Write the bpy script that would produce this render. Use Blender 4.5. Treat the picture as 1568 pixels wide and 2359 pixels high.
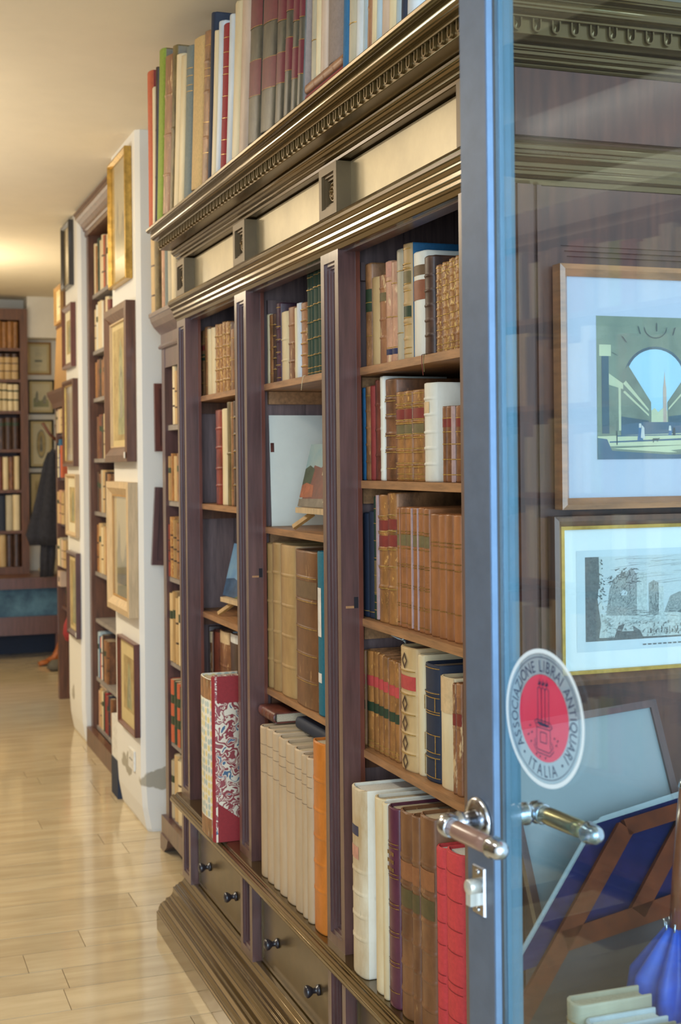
import bpy, bmesh, math, random
from mathutils import Vector, Matrix, Euler
random.seed(7)
for o in list(bpy.data.objects): bpy.data.objects.remove(o, do_unlink=True)
SC = bpy.context.scene
COL = SC.collection
PI = math.pi

# ---------------------------------------------------------------- camera
YAW = math.atan(1113/3100)                     # the shelves' wall runs along +Y, the camera looks 19.8 degrees to its right side
cam = bpy.data.cameras.new('camera'); camo = bpy.data.objects.new('camera', cam); COL.objects.link(camo)
cam.sensor_fit = 'AUTO'; cam.sensor_width = 36; cam.lens = 3100/2359*36
cam.shift_y = -(2359/2-1064)/2359
cam.clip_start = .05; cam.clip_end = 60
camo.matrix_world = Matrix.Translation((0, 0, 1.5)) @ Matrix.Rotation(-YAW, 4, 'Z') @ Matrix.Rotation(PI/2, 4, 'X') @ Matrix.Rotation(math.radians(-.6), 4, 'Z')
cam.dof.use_dof = True; cam.dof.focus_distance = 2.7; cam.dof.aperture_fstop = 7
SC.camera = camo
# ---------------------------------------------------------------- world, daylight from the street, lamps of the shop, added upward fills
W = bpy.data.worlds.new('sky'); SC.world = W; W.use_nodes = True
W.node_tree.nodes['Background'].inputs[0].default_value = (.72, .86, 1, 1)
W.node_tree.nodes['Background'].inputs[1].default_value = 1.5
def area(name, loc, target, sx, sy, power, col, spread=PI):
    l = bpy.data.lights.new(name, 'AREA'); l.shape = 'RECTANGLE'; l.size = sx; l.size_y = sy
    l.energy = power; l.color = col; l.spread = spread
    o = bpy.data.objects.new(name, l); COL.objects.link(o); o.location = loc
    o.rotation_euler = (Vector(target)-Vector(loc)).to_track_quat('-Z', 'Y').to_euler()
    return o
area('street_daylight', (-.6, -5.0, 2.2), (.6, 5, 1.2), 6, 4, 580, (.62, .81, 1))
WARM = (1, .86, .62)
for y, p, c in ((1.8, 14, (1, .93, .80)), (4.6, 24, (1, .92, .77)), (6.6, 28, WARM), (9.2, 26, WARM)):
    area('ceiling_lamp_light', (-.55, y, 2.72), (-.55, y, 0), .3, 1.1, p, c)
area('uplight_and_fill', (.45, 9.0, 2.05), (.5, 9.0, 2.86), .25, .25, 16, WARM)
area('uplight_and_fill', (-.75, 5.2, 2.1), (-.75, 5.2, 2.86), .5, .5, 22, WARM)
area('uplight_and_fill', (-1.52, 3.1, 2.43), (-1.52, 3.1, 2.86), .12, 2.2, 7, (1, .93, .80))  # added fill, brightens the wall strip mirrored in the door glass
area('uplight_and_fill', (-.85, 6.1, 1.5), (-.85, 6.1, 2.86), 1, 1.4, 26, (1, .95, .88))  # added fill without a fixture, lifts the nearer ceiling
vs = SC.view_settings
vs.view_transform = 'Standard'; vs.look = 'None'; vs.gamma = 1; vs.use_curve_mapping = False
vs.exposure = 0.25

# ---------------------------------------------------------------- helpers
def lin(c):
    return tuple(((v/255+.055)/1.055)**2.4 if v > 10 else v/255/12.92 for v in c)
_M = {}
def nodes_of(name):
    m = bpy.data.materials.new(name); m.use_nodes = True
    nt = m.node_tree; b = nt.nodes['Principled BSDF']
    return m, nt, b
def mat(name, rgb, rough=.5, var=.2, scale=20, stretch=(1, 1, 1), bump=0, coat=0, coat_ior=1.5, metal=0, spec=.5, rgb2=None, rnd=0, coat_rough=.1, fleck=None):
    """a noise-mottled surface; colours are given as seen in the photograph (sRGB 0-255)"""
    if name in _M: return _M[name]
    m, nt, b = nodes_of(name); N = nt.nodes; L = nt.links
    c = lin(rgb); c2 = lin(rgb2) if rgb2 else tuple(v*(1-var*1.6) for v in c)
    tc = N.new('ShaderNodeTexCoord'); mp = N.new('ShaderNodeMapping'); mp.inputs['Scale'].default_value = stretch
    no = N.new('ShaderNodeTexNoise'); no.inputs['Scale'].default_value = scale; no.inputs['Detail'].default_value = 6; no.inputs['Roughness'].default_value = .65
    oi = N.new('ShaderNodeObjectInfo')
    ad = N.new('ShaderNodeVectorMath'); ad.operation = 'ADD'
    L.new(tc.outputs['Object'], mp.inputs[0])
    mu = N.new('ShaderNodeMath'); mu.operation = 'MULTIPLY'; mu.inputs[1].default_value = 37
    L.new(oi.outputs['Random'], mu.inputs[0]); L.new(mp.outputs[0], ad.inputs[0]); L.new(mu.outputs[0], ad.inputs[1])
    L.new(ad.outputs[0], no.inputs['Vector'])
    rp = N.new('ShaderNodeValToRGB'); rp.color_ramp.elements[0].position = .32; rp.color_ramp.elements[1].position = .66
    rp.color_ramp.elements[0].color = (*c2, 1); rp.color_ramp.elements[1].color = (*c, 1)
    L.new(no.outputs[0], rp.inputs[0])
    out = rp.outputs[0]
    if rnd:
        hs = N.new('ShaderNodeHueSaturation'); mr = N.new('ShaderNodeMapRange')
        mr.inputs['To Min'].default_value = 1-rnd; mr.inputs['To Max'].default_value = 1+rnd
        L.new(oi.outputs['Random'], mr.inputs[0]); L.new(mr.outputs[0], hs.inputs['Value']); L.new(out, hs.inputs['Color']); out = hs.outputs[0]
    if fleck:                                                # (colour, scale, threshold, z stretch): rubbed or gilt specks
        n3 = N.new('ShaderNodeTexNoise'); n3.inputs['Scale'].default_value = fleck[1]; n3.inputs['Detail'].default_value = 4; n3.inputs['Roughness'].default_value = .7
        m3 = N.new('ShaderNodeMapping'); m3.inputs['Scale'].default_value = (1, 1, fleck[3]); L.new(ad.outputs[0], m3.inputs[0]); L.new(m3.outputs[0], n3.inputs['Vector'])
        r3 = N.new('ShaderNodeMapRange'); r3.inputs['From Min'].default_value = fleck[2]; r3.inputs['From Max'].default_value = fleck[2]+.06; L.new(n3.outputs[0], r3.inputs[0])
        x3 = N.new('ShaderNodeMix'); x3.data_type = 'RGBA'; L.new(r3.outputs[0], x3.inputs[0]); L.new(out, x3.inputs[6]); x3.inputs[7].default_value = (*lin(fleck[0]), 1); out = x3.outputs[2]
    L.new(out, b.inputs['Base Color'])
    b.inputs['Roughness'].default_value = rough; b.inputs['Metallic'].default_value = metal
    b.inputs['Specular IOR Level'].default_value = spec
    b.inputs['Coat Weight'].default_value = coat; b.inputs['Coat IOR'].default_value = coat_ior; b.inputs['Coat Roughness'].default_value = coat_rough
    if bump:
        bp = N.new('ShaderNodeBump'); bp.inputs['Strength'].default_value = bump; bp.inputs['Distance'].default_value = .004
        L.new(no.outputs[0], bp.inputs['Height']); L.new(bp.outputs[0], b.inputs['Normal'])
    _M[name] = m
    return m
def glass_mat(name, tint, f0=.045, haze=0):
    """thin pane: clear straight through, mirror towards grazing (Schlick)"""
    if name in _M: return _M[name]
    m, nt, b = nodes_of(name); N = nt.nodes; L = nt.links; N.remove(b)
    tr = N.new('ShaderNodeBsdfTransparent'); tr.inputs[0].default_value = (*tint, 1)
    gl = N.new('ShaderNodeBsdfGlossy'); gl.inputs['Roughness'].default_value = .015
    lw = N.new('ShaderNodeLayerWeight'); lw.inputs[0].default_value = .5
    pw = N.new('ShaderNodeMath'); pw.operation = 'POWER'; pw.inputs[1].default_value = 5
    ma = N.new('ShaderNodeMath'); ma.operation = 'MULTIPLY_ADD'; ma.inputs[1].default_value = 1-f0; ma.inputs[2].default_value = f0
    L.new(lw.outputs['Facing'], pw.inputs[0]); L.new(pw.outputs[0], ma.inputs[0])
    mx = N.new('ShaderNodeMixShader'); L.new(ma.outputs[0], mx.inputs[0]); L.new(tr.outputs[0], mx.inputs[1]); L.new(gl.outputs[0], mx.inputs[2])
    out = mx
    if haze:
        df = N.new('ShaderNodeBsdfDiffuse'); df.inputs[0].default_value = (.75, .85, .9, 1)
        m2 = N.new('ShaderNodeMixShader'); m2.inputs[0].default_value = haze
        L.new(mx.outputs[0], m2.inputs[1]); L.new(df.outputs[0], m2.inputs[2]); out = m2
    L.new(out.outputs[0], N['Material Output'].inputs[0])
    _M[name] = m
    return m

def rounded(prof, r=.0014, n=3, closed=True):
    """soften every corner of a moulding outline so that its arrises catch the light"""
    out = []; k = len(prof)
    for i in range(k):
        a, b, c = (Vector((*prof[j % k], 0)) for j in (i-1, i, i+1))
        u, v = a-b, c-b; lu, lv = u.length, v.length
        if lu < 1e-6 or lv < 1e-6: continue
        d = min(r, lu*.4, lv*.4); p, q = b+u/lu*d, b+v/lv*d
        for s in range(n+1):
            t = s/n; w = p*(1-t)**2+b*2*t*(1-t)+q*t*t; out.append((w.x, w.y))
    return out
class MB:
    """collects polygons; build() links them as ONE mesh object"""
    def __init__(s): s.v = []; s.f = []; s.m = []; s.smooth = []
    def add(s, vs, fs, mi=0, sm=False):
        k = len(s.v); s.v += [tuple(p) for p in vs]
        for f in fs: s.f.append([k+i for i in f]); s.m.append(mi); s.smooth.append(sm)
    def box(s, x0, x1, y0, y1, z0, z1, mi=0):
        s.add([(x0,y0,z0),(x1,y0,z0),(x1,y1,z0),(x0,y1,z0),(x0,y0,z1),(x1,y0,z1),(x1,y1,z1),(x0,y1,z1)],
              [(0,3,2,1),(4,5,6,7),(0,1,5,4),(1,2,6,5),(2,3,7,6),(3,0,4,7)], mi)
        return s
    def hexa(s, p, mi=0):
        """eight corners: bottom ring 0-3, top ring 4-7"""
        s.add(p, [(0,3,2,1),(4,5,6,7),(0,1,5,4),(1,2,6,5),(2,3,7,6),(3,0,4,7)], mi); return s
    def sweep(s, rings, closed=True, caps=True, mi=0, sm=False):
        n = len(rings[0]); k = len(s.v)
        for r in rings: s.v += [tuple(p) for p in r]
        for a in range(len(rings)-1):
            for i in range(n if closed else n-1):
                j = (i+1) % n
                s.f.append([k+a*n+i, k+a*n+j, k+(a+1)*n+j, k+(a+1)*n+i]); s.m.append(mi); s.smooth.append(sm)
        if caps and closed:
            s.f.append([k+i for i in range(n)][::-1]); s.m.append(mi); s.smooth.append(False)
            s.f.append([k+(len(rings)-1)*n+i for i in range(n)]); s.m.append(mi); s.smooth.append(False)
        return s
    def lathe(s, prof, n=16, axis='z', mi=0, org=(0,0,0)):
        """prof: list of (radius, height)"""
        rings = []
        for r, h in prof:
            ring = []
            for i in range(n):
                a = 2*PI*i/n; p = (r*math.cos(a), r*math.sin(a), h)
                if axis == 'x': p = (h, p[0], p[1])
                if axis == 'y': p = (p[0], h, p[1])
                ring.append((p[0]+org[0], p[1]+org[1], p[2]+org[2]))
            rings.append(ring)
        return s.sweep(rings, mi=mi, sm=True)
    def tube(s, pts, rad, n=8, mi=0):
        rings = []
        for i, p in enumerate(pts):
            p = Vector(p); a = Vector(pts[max(i-1, 0)]); b = Vector(pts[min(i+1, len(pts)-1)])
            t = (b-a).normalized(); u = t.cross(Vector((0, 0, 1)))
            if u.length < .05: u = t.cross(Vector((1, 0, 0)))
            u.normalize(); w = t.cross(u); r = rad[i] if isinstance(rad, (list, tuple)) else rad
            rings.append([p+u*r*math.cos(2*PI*k/n)+w*r*math.sin(2*PI*k/n) for k in range(n)])
        return s.sweep(rings, mi=mi, sm=True)
    def bar(s, a, b, w, h, up=(0, 0, 1), mi=0):
        """square bar from a to b, w across, h along 'up'"""
        a = Vector(a); b = Vector(b); t = (b-a).normalized(); up = Vector(up); u = t.cross(up).normalized()*w/2; v = u.cross(t).normalized()*h/2
        s.hexa([a-u-v, a+u-v, a+u+v, a-u+v, b-u-v, b+u-v, b+u+v, b-u+v], mi); return s
    def mesh(s, name, mats):
        me = bpy.data.meshes.new(name); me.from_pydata(s.v, [], s.f)
        for m in (mats if isinstance(mats, (list, tuple)) else [mats]): me.materials.append(m)
        me.polygons.foreach_set('material_index', s.m); me.polygons.foreach_set('use_smooth', s.smooth)
        bm = bmesh.new(); bm.from_mesh(me); bmesh.ops.recalc_face_normals(bm, faces=bm.faces); bm.to_mesh(me); bm.free()
        me.update(); return me
    def build(s, name, mats, parent=None, loc=None, rot=None):
        return put(name, s.mesh(name, mats), parent, loc, rot)
def stuff(o):
    o['kind'] = 'stuff'; return o
def put(name, me, parent=None, loc=None, rot=None):
    o = bpy.data.objects.new(name, me); COL.objects.link(o)
    if parent: o.parent = parent
    if loc: o.location = loc
    if rot: o.rotation_euler = rot
    return o
def tag(o, label=None, cat=None, group=None, kind=None):
    if label: o['label'] = label
    if cat: o['category'] = cat
    if group: o['group'] = group
    if kind: o['kind'] = kind
    return o
def thing(name, label, cat, loc=(0, 0, 0), rot=(0, 0, 0), group=None):
    o = bpy.data.objects.new(name, None); COL.objects.link(o); o.empty_display_size = .05
    o.location = loc; o.rotation_euler = rot
    return tag(o, label, cat, group)
def struct(name, mb, m, parent=None):
    return tag(mb.build(name, m, parent), kind='structure')
def box_obj(name, b, m, parent=None):
    return MB().box(*b).build(name, m, parent)

# ---------------------------------------------------------------- materials
DARKWOOD = mat('dark mahogany', (98, 66, 62), .38, .3, 9, (6, 6, .5), bump=.06, coat=.6, coat_rough=.2)
GILTWOOD = mat('polished golden brown walnut', (110, 88, 50), .22, .07, 7, (3, .6, 3), metal=.65, coat=.3, coat_rough=.12)
PANELWOOD = mat('frieze wood with painted glare', (172, 156, 120), .36, .16, 5, (1, 1, 1), metal=.5, coat=.3, coat_rough=.25)  # same wood, base lightened: grazing glare of the ceiling painted into the colour
BLOCKWOOD = mat('dark gilt block wood', (104, 84, 54), .4, .2, 7, metal=.3, spec=.5)
DRAWERWOOD = mat('polished drawer veneer', (104, 84, 50), .34, .25, 5, (1, 1, 1), metal=.45, coat=.4, coat_rough=.2)
INWOOD = mat('dark inner boards', (126, 102, 98), .6, .3, 12, (6, 6, .5), bump=.1)
SHELFWOOD = mat('raw shelf edge wood', (176, 128, 84), .5, .3, 14, (6, .6, 6), bump=.06)
SHELFGREY = mat('pale grey shelf', (150, 142, 136), .6, .2, 10)
MIDWOOD = mat('mid brown wood', (112, 72, 48), .42, .35, 10, (6, 6, .5), bump=.06, coat=.25)
REDWOOD = mat('reddish brown wood', (110, 58, 42), .4, .3, 12, (5, 5, .6), coat=.3)
PALEWOOD = mat('pale limed wood', (212, 184, 142), .5, .18, 16, (5, 5, .6))
OAKWOOD = mat('golden oak', (190, 146, 84), .45, .22, 14, (5, 5, .6))
GOLD = mat('gold leaf', (205, 165, 82), .32, .3, 30, metal=.7)
PAPER = mat('aged page edges', (206, 190, 160), .8, .25, 60, (8, 8, .3), rnd=.12)
PAPERWHITE = mat('white page edges', (226, 224, 214), .8, .15, 60, (8, 8, .3))
GILTLINE = mat('gilt tooling', (214, 172, 92), .35, .35, 90, metal=.45)
GILTDARK = mat('dull gilt tooling', (168, 124, 62), .45, .4, 90, metal=.3)
STEEL = mat('blue grey steel', (92, 104, 120), .42, .1, 30, metal=.15, spec=.6)
BRIGHTSTEEL = mat('bare metal bead', (118, 142, 172), .25, .08, 30, metal=.6)
TEALSTEEL = mat('teal grey steel', (92, 128, 146), .4, .06, 30, metal=.2)
CHROME = mat('satin nickel', (196, 200, 208), .18, .05, 30, metal=1)
BRASS = mat('worn brass', (196, 176, 128), .25, .2, 30, metal=.9)
COPPERWOOD = mat('brown lever grip', (138, 104, 90), .3, .15, 30, coat=.6)
BLACKIRON = mat('black turned wood', (46, 42, 48), .35, .2, 30, coat=.4)
NAVY = mat('navy backing cloth', (34, 34, 78), .9, .25, 40, spec=.1)
# ================================================================ the room
CEIL_Z = 2.86; WALL_X = 1.6; LEFT_X = -1.75; FAR_Y = 11.32
PLASTER = mat('white plaster', (232, 226, 212), .75, .06, 4, bump=.03)
CEILM = mat('ceiling paint', (226, 214, 190), .8, .05, 2)
def floor_mat():
    m, nt, b = nodes_of('polished travertine strips'); N = nt.nodes; L = nt.links
    tc = N.new('ShaderNodeTexCoord'); oi = N.new('ShaderNodeObjectInfo')
    mp = N.new('ShaderNodeMapping'); mp.inputs['Scale'].default_value = (1.6, 9, 1)
    ad = N.new('ShaderNodeVectorMath'); ad.operation = 'ADD'
    mu = N.new('ShaderNodeMath'); mu.operation = 'MULTIPLY'; mu.inputs[1].default_value = 53
    L.new(oi.outputs['Random'], mu.inputs[0]); L.new(tc.outputs['Object'], mp.inputs[0]); L.new(mp.outputs[0], ad.inputs[0]); L.new(mu.outputs[0], ad.inputs[1])
    no = N.new('ShaderNodeTexNoise'); no.inputs['Scale'].default_value = 2.2; no.inputs['Detail'].default_value = 5
    L.new(ad.outputs[0], no.inputs['Vector'])
    rp = N.new('ShaderNodeValToRGB'); e = rp.color_ramp.elements
    e[0].position = .3; e[0].color = (*lin((190, 170, 134)), 1); e[1].position = .68; e[1].color = (*lin((210, 192, 156)), 1)
    L.new(no.outputs[0], rp.inputs[0])
    hs = N.new('ShaderNodeHueSaturation'); mr = N.new('ShaderNodeMapRange'); mr.inputs['To Min'].default_value = .92; mr.inputs['To Max'].default_value = 1.05
    L.new(oi.outputs['Random'], mr.inputs[0]); L.new(mr.outputs[0], hs.inputs['Value']); L.new(rp.outputs[0], hs.inputs['Color'])
    L.new(hs.outputs[0], b.inputs['Base Color']); b.inputs['Roughness'].default_value = .16; b.inputs['Coat Weight'].default_value = .5; b.inputs['Coat Roughness'].default_value = .08
    return m
FLOORM = floor_mat()
JOINT = mat('dark floor joint', (120, 96, 64), .8, .2)
fl = struct('floor', MB().box(LEFT_X, 2.0, -2.5, FAR_Y+.1, -.06, -.0035), JOINT)
rows = 0; y = 2.95
while y < 7.2:                                               # strips that can be told apart are laid one by one
    x = -1.0 - random.random()*.5; d = .158
    while x < 1.12:
        w = random.choice((.62, .78, .95)); x1 = min(x+w, 1.25)
        if x1-x > .12:
            mb = MB().box(-(x1-x)/2+.001, (x1-x)/2-.001, -d/2+.0017, d/2-.0017, -.0035, 0)
            mb.build('plank', FLOORM, fl, ((x+x1)/2, y+d/2, random.uniform(-.0002, .0003)))
        x += w
    y += d; rows += 1
def rest(x0, x1, y0, y1):
    mb = MB().box(x0, x1, y0, y1, -.0035, 0); return tag(mb.build('plank_field', FLOORM, fl), kind='stuff')
rest(LEFT_X, 2.0, -2.5, 2.948); rest(LEFT_X, 2.0, y+.002, FAR_Y)
rest(1.252, 2.0, 2.95, y)
rest(LEFT_X, -1.5, 2.95, y)
struct('ceiling', MB().box(LEFT_X, 2.0, -.2, FAR_Y+.1, CEIL_Z, CEIL_Z+.1), CEILM)
struct('wall_right', MB().box(WALL_X, WALL_X+.12, 2.0, FAR_Y+.1, 0, CEIL_Z), PLASTER)
struct('wall_left', MB().box(LEFT_X-.1, LEFT_X, -.2, FAR_Y+.1, 0, CEIL_Z), PLASTER)
struct('wall_far', MB().box(LEFT_X, WALL_X, FAR_Y, FAR_Y+.1, 0, CEIL_Z), PLASTER)

def pillar_mat():
    """plaster with flaked, damp grey patches low down"""
    m, nt, b = nodes_of('flaking white plaster'); N = nt.nodes; L = nt.links
    tc = N.new('ShaderNodeTexCoord'); sx = N.new('ShaderNodeSeparateXYZ'); L.new(tc.outputs['Object'], sx.inputs[0])
    no = N.new('ShaderNodeTexNoise'); no.inputs['Scale'].default_value = 5.5; no.inputs['Detail'].default_value = 5; L.new(tc.outputs['Object'], no.inputs['Vector'])
    hz = N.new('ShaderNodeMapRange'); hz.inputs['From Min'].default_value = .5; hz.inputs['From Max'].default_value = .22; L.new(sx.outputs['Z'], hz.inputs[0])
    hb = N.new('ShaderNodeMapRange'); hb.inputs['From Min'].default_value = .1; hb.inputs['From Max'].default_value = .2; L.new(sx.outputs['Z'], hb.inputs[0])
    mu = N.new('ShaderNodeMath'); mu.operation = 'MULTIPLY'; L.new(hz.outputs[0], mu.inputs[0]); L.new(hb.outputs[0], mu.inputs[1])
    m2 = N.new('ShaderNodeMath'); m2.operation = 'MULTIPLY'; L.new(mu.outputs[0], m2.inputs[0]); L.new(no.outputs[0], m2.inputs[1])
    rp = N.new('ShaderNodeValToRGB'); e = rp.color_ramp.elements; e[0].position = .47; e[0].color = (*lin((226, 224, 216)), 1); e[1].position = .5; e[1].color = (*lin((168, 162, 146)), 1)
    L.new(m2.outputs[0], rp.inputs[0]); L.new(rp.outputs[0], b.inputs['Base Color']); b.inputs['Roughness'].default_value = .75
    bp = N.new('ShaderNodeBump'); bp.inputs['Strength'].default_value = .25; bp.inputs['Distance'].default_value = .01; bp.invert = True
    L.new(rp.outputs[0], bp.inputs['Height']); L.new(bp.outputs[0], b.inputs['Normal'])
    return m
PILLARM = pillar_mat()
def pillar(x, y0, y1):
    """plastered pier with rounded arris and a foot worn back towards the floor"""
    rings = []
    for z, s in ((0, .028), (.012, .022), (.1, .006), (.2, 0), (CEIL_Z, 0)):
        r = .018
        rings.append([(x+s+r, y0+s*.3, z), (x+s, y0+s*.3+r, z), (x+s, y1-r, z), (x+s+r, y1, z), (WALL_X, y1, z), (WALL_X, y0+s*.3, z)])
    return struct('pillar', MB().sweep(rings), PILLARM)
pillar(1.075, 5.42, 5.985)
pillar(1.125, 7.275, 7.745)
# boxed-in beam in the far corner
struct('trim_far_corner', MB().box(1.30, WALL_X, 11.06, FAR_Y, 2.53, CEIL_Z), PLASTER)

# ================================================================ the carved bookcase
BX = .98                                                     # front face of its posts
POST_Y = [(4.17, 4.285), (3.465, 3.58), (2.733, 2.848), (2.0, 2.115)]
BACK_X = 1.56
bc = thing('carved_bookcase', 'tall dark carved walnut bookcase with egg ornament cornice behind the glass door', 'bookcase', (BX, 3.14, 0))
BO = Vector((BX, 3.14, 0))
def part(name, mb, m, parent=None):
    """build in world coordinates, then hang under the bookcase"""
    p = parent or bc
    o = mb.build(name, m, p); o.location = -BO if p is bc else (0, 0, 0)
    return o
def moulding(name, prof, m, ret=True):
    """prof: (x, z) cut flush at the deep end, mitred round the corner at Y=2.0 and run back to the wall"""
    prof = rounded(prof)
    r0 = [(x, 4.285, z) for x, z in prof]
    r1 = [(x, 2.0-(BX-x), z) for x, z in prof]
    r2 = [(BACK_X, 2.0-(BX-x), z) for x, z in prof]
    mb = MB(); mb.sweep([r0, r1], sm=True); mb.sweep([r1, r2], sm=True)
    for i, f in enumerate(mb.f):                             # flats stay flat, only the softened arrises are smooth
        a, c = Vector(mb.v[f[0]]), Vector(mb.v[f[1]])
        if len(f) > 4 or math.hypot(a.x-c.x, a.z-c.z) > .0014: mb.smooth[i] = False
    return part(name, mb, m)
moulding('plinth', [(1.02, .001), (.894, .001), (.893, .058), (.899, .062), (.900, .070), (.906, .082), (.916, .089), (.922, .090), (.924, .098), (.934, .100), (.942, .106), (.947, .116), (.9475, .131), (.954, .132), (.957, .137), (.964, .138), (.967, .143), (.977, .146), (.985, .155), (.99, .168), (1.02, .168)], GILTWOOD)
moulding('book_rail', [(1.03, .398), (.962, .398), (.955, .401), (.946, .405), (.941, .412), (.941, .421), (.946, .428), (.953, .431), (.957, .428), (.960, .431), (.964, .4355), (1.03, .4355)], GILTWOOD)
moulding('frieze_moulding', [(1.03, 1.958), (.982, 1.958), (.976, 1.968), (.970, 1.972), (.970, 1.980), (.966, 1.984), (.966, 1.993), (.958, 1.999), (.958, 2.004), (.952, 2.010), (.949, 2.018), (.955, 2.026), (.966, 2.032), (.978, 2.038), (1.03, 2.040)], GILTWOOD)
moulding('architrave_moulding', [(1.03, 2.155), (.989, 2.155), (.985, 2.162), (.978, 2.164), (.978, 2.169), (.971, 2.171), (.966, 2.177), (.963, 2.180), (.962, 2.186), (.968, 2.1885), (.925, 2.1887), (.925, 2.224), (1.03, 2.224)], GILTWOOD)
moulding('cornice', [(1.03, 2.222), (.9245, 2.222), (.9225, 2.2145), (.9175, 2.2135), (.9165, 2.2180), (.9120, 2.2185), (.9060, 2.2190), (.9005, 2.2215), (.8965, 2.2260), (.8955, 2.2315), (.8965, 2.2365), (.8985, 2.2395), (.8930, 2.2405), (.8885, 2.2410), (.8855, 2.2420), (.8845, 2.2445), (.882, 2.2455), (.881, 2.253), (.884, 2.2548), (1.03, 2.2548)], GILTWOOD)
part('top_board', MB().box(1.03, BACK_X, 2.02, 4.285, 2.205, 2.2548), DARKWOOD)
# egg ornament: each egg a piece of its own
def egg_mesh():
    mb = MB(); U = []                                        # outline in (lateral, up); relief towards -x
    for a in range(0, 9):
        t = PI*a/8; U.append((.0085*math.cos(t+PI), -.020-.0085*math.sin(t)))
    pts = [(-.0085, 0)] + U + [(.0085, 0)]
    ins = [(p[0]*.62, p[1]*.9 if i not in (0, len(pts)-1) else 0) for i, p in enumerate(pts)]
    rings = []
    for i in range(len(pts)):
        (a, b), (c, d) = pts[i], ins[i]
        rings.append([(-.0005, a, b), (-.006, a*.95, b), (-.006, c*1.05, d), (-.0005, c, d)])
    mb.sweep(rings)
    mb.add([(-.006, -.0085, 0), (-.006, .0085, 0), (-.005, 0, -.0075), (-.0005, -.0085, 0), (-.0005, .0085, 0)], [(0, 1, 2), (0, 2, 3), (1, 4, 2)])
    mb.add([(-.0012, -.004, -.009), (-.0012, .004, -.009), (-.0012, .0035, -.021), (-.0012, 0, -.025), (-.0012, -.0035, -.021), (-.004, 0, -.016)], [(0, 1, 5), (1, 2, 5), (2, 3, 5), (3, 4, 5), (4, 0, 5)])
    return mb.mesh('egg_ornament', GILTWOOD)
EGG = egg_mesh()
yy = 4.265
while yy > 1.97:
    put('egg_ornament', EGG, bc, Vector((.925, yy, 2.2205))-BO); yy -= .0352
xx = .972
while xx < BACK_X-.03:
    put('egg_ornament', EGG, bc, Vector((xx, 2.0-(BX-.925), 2.2205))-BO, (0, 0, PI/2)); xx += .0352
# frieze: panels set back between blocks with a turned rosette
for k, (y0, y1) in enumerate(POST_Y):
    mb = MB(); z0, z1 = 2.0395, 2.151
    w = .018
    for a, b, c, d in ((y0, y0+w, z0, z1), (y1-w, y1, z0, z1), (y0+w, y1-w, z1-w, z1), (y0+w, y1-w, z0, z0+w)):
        mb.box(.978, 1.03, a, b, c, d)
    i0, i1, j0, j1 = y0+w, y1-w, z0+w, z1-w                  # stepped inner moulding
    for s in range(2):
        q = .006; xo = .984+s*.005
        for a, b, c, d in ((i0, i0+q, j0, j1), (i1-q, i1, j0, j1), (i0+q, i1-q, j1-q, j1), (i0+q, i1-q, j0, j0+q)):
            mb.box(xo, 1.03, a, b, c, d)
        i0 += q; i1 -= q; j0 += q; j1 -= q
    mb.box(.999, 1.03, i0, i1, j0, j1)
    blk = part('rosette_block', mb, BLOCKWOOD)
    ro = MB().lathe([(.024, 0), (.024, -.006), (.021, -.009), (.018, -.009), (.017, -.005), (.014, -.005), (.013, -.010), (.009, -.011), (.008, -.007), (.005, -.008), (.004, -.015), (.0005, -.017)], 24, 'x')
    r = ro.build('rosette', GILTWOOD, blk, (.999, (y0+y1)/2, (z0+z1)/2))
for k in range(3):
    y0 = POST_Y[k+1][1]; y1 = POST_Y[k][0]
    mb = MB().box(1.012, 1.03, y0, y1, 2.0395, 2.151)
    part('frieze_panel', mb, PANELWOOD)
# posts with a sunk moulded panel; the lower and the upper length are separate pieces
def post_mesh(y0, y1, z0, z1):
    mb = MB(); w = .022
    for a, b, c, d in ((y0, y0+w, z0, z1), (y1-w, y1, z0, z1), (y0+w, y1-w, z1-w, z1), (y0+w, y1-w, z0, z0+w)):
        mb.box(BX, 1.02, a, b, c, d)
    i0, i1, j0, j1 = y0+w, y1-w, z0+w, z1-w
    for s in range(3):
        q = (.007, .005, .007)[s]; xo = (.985, .991, .996)[s]
        for a, b, c, d in ((i0, i0+q, j0, j1), (i1-q, i1, j0, j1), (i0+q, i1-q, j1-q, j1), (i0+q, i1-q, j0, j0+q)):
            mb.box(xo, 1.02, a, b, c, d)
        i0 += q; i1 -= q; j0 += q; j1 -= q
    mb.box(1.002, 1.02, i0, i1, j0, j1)
    return mb
for y0, y1 in POST_Y:
    part('post', post_mesh(y0, y1, .4355, 1.960), DARKWOOD)
    part('lower_post', post_mesh(y0, y1, .166, .400), DARKWOOD)
    part('lining_strip', MB().box(1.02, 1.03, y0-.002, y1+.002, .4355, 1.96), REDWOOD)
for y_, z_ in ((3.465, 1.205), (2.733, 1.195)):               # hinge cut-outs: dark patches with their shade painted on, beside a pale chipped edge
    part('hinge_shade_patch', MB().box(1.009, 1.0185, y_-.0006, y_, z_-.012, z_+.012), mat('shadowed hinge cut', (26, 22, 30), .8))
    part('chipped_edge', MB().box(.990, 1.0088, y_-.0004, y_, z_-.012, z_-.007), SHELFWOOD)
part('front_lintel', MB().box(1.0, 1.03, 2.0, 4.285, 1.9555, 1.9625), DARKWOOD)
# dividers between the bays, ends, back, shelves
DIV = [(4.268, 4.284), (3.512, 3.528), (2.797, 2.813), (2.025, 2.041)]
for y0, y1 in DIV[1:]:
    part('bay_divider', MB().box(1.03, 1.54, y0, y1, .44, 2.2), INWOOD)
part('end_board', MB().box(1.03, 1.54, *DIV[0], .17, 2.2), INWOOD)
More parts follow.
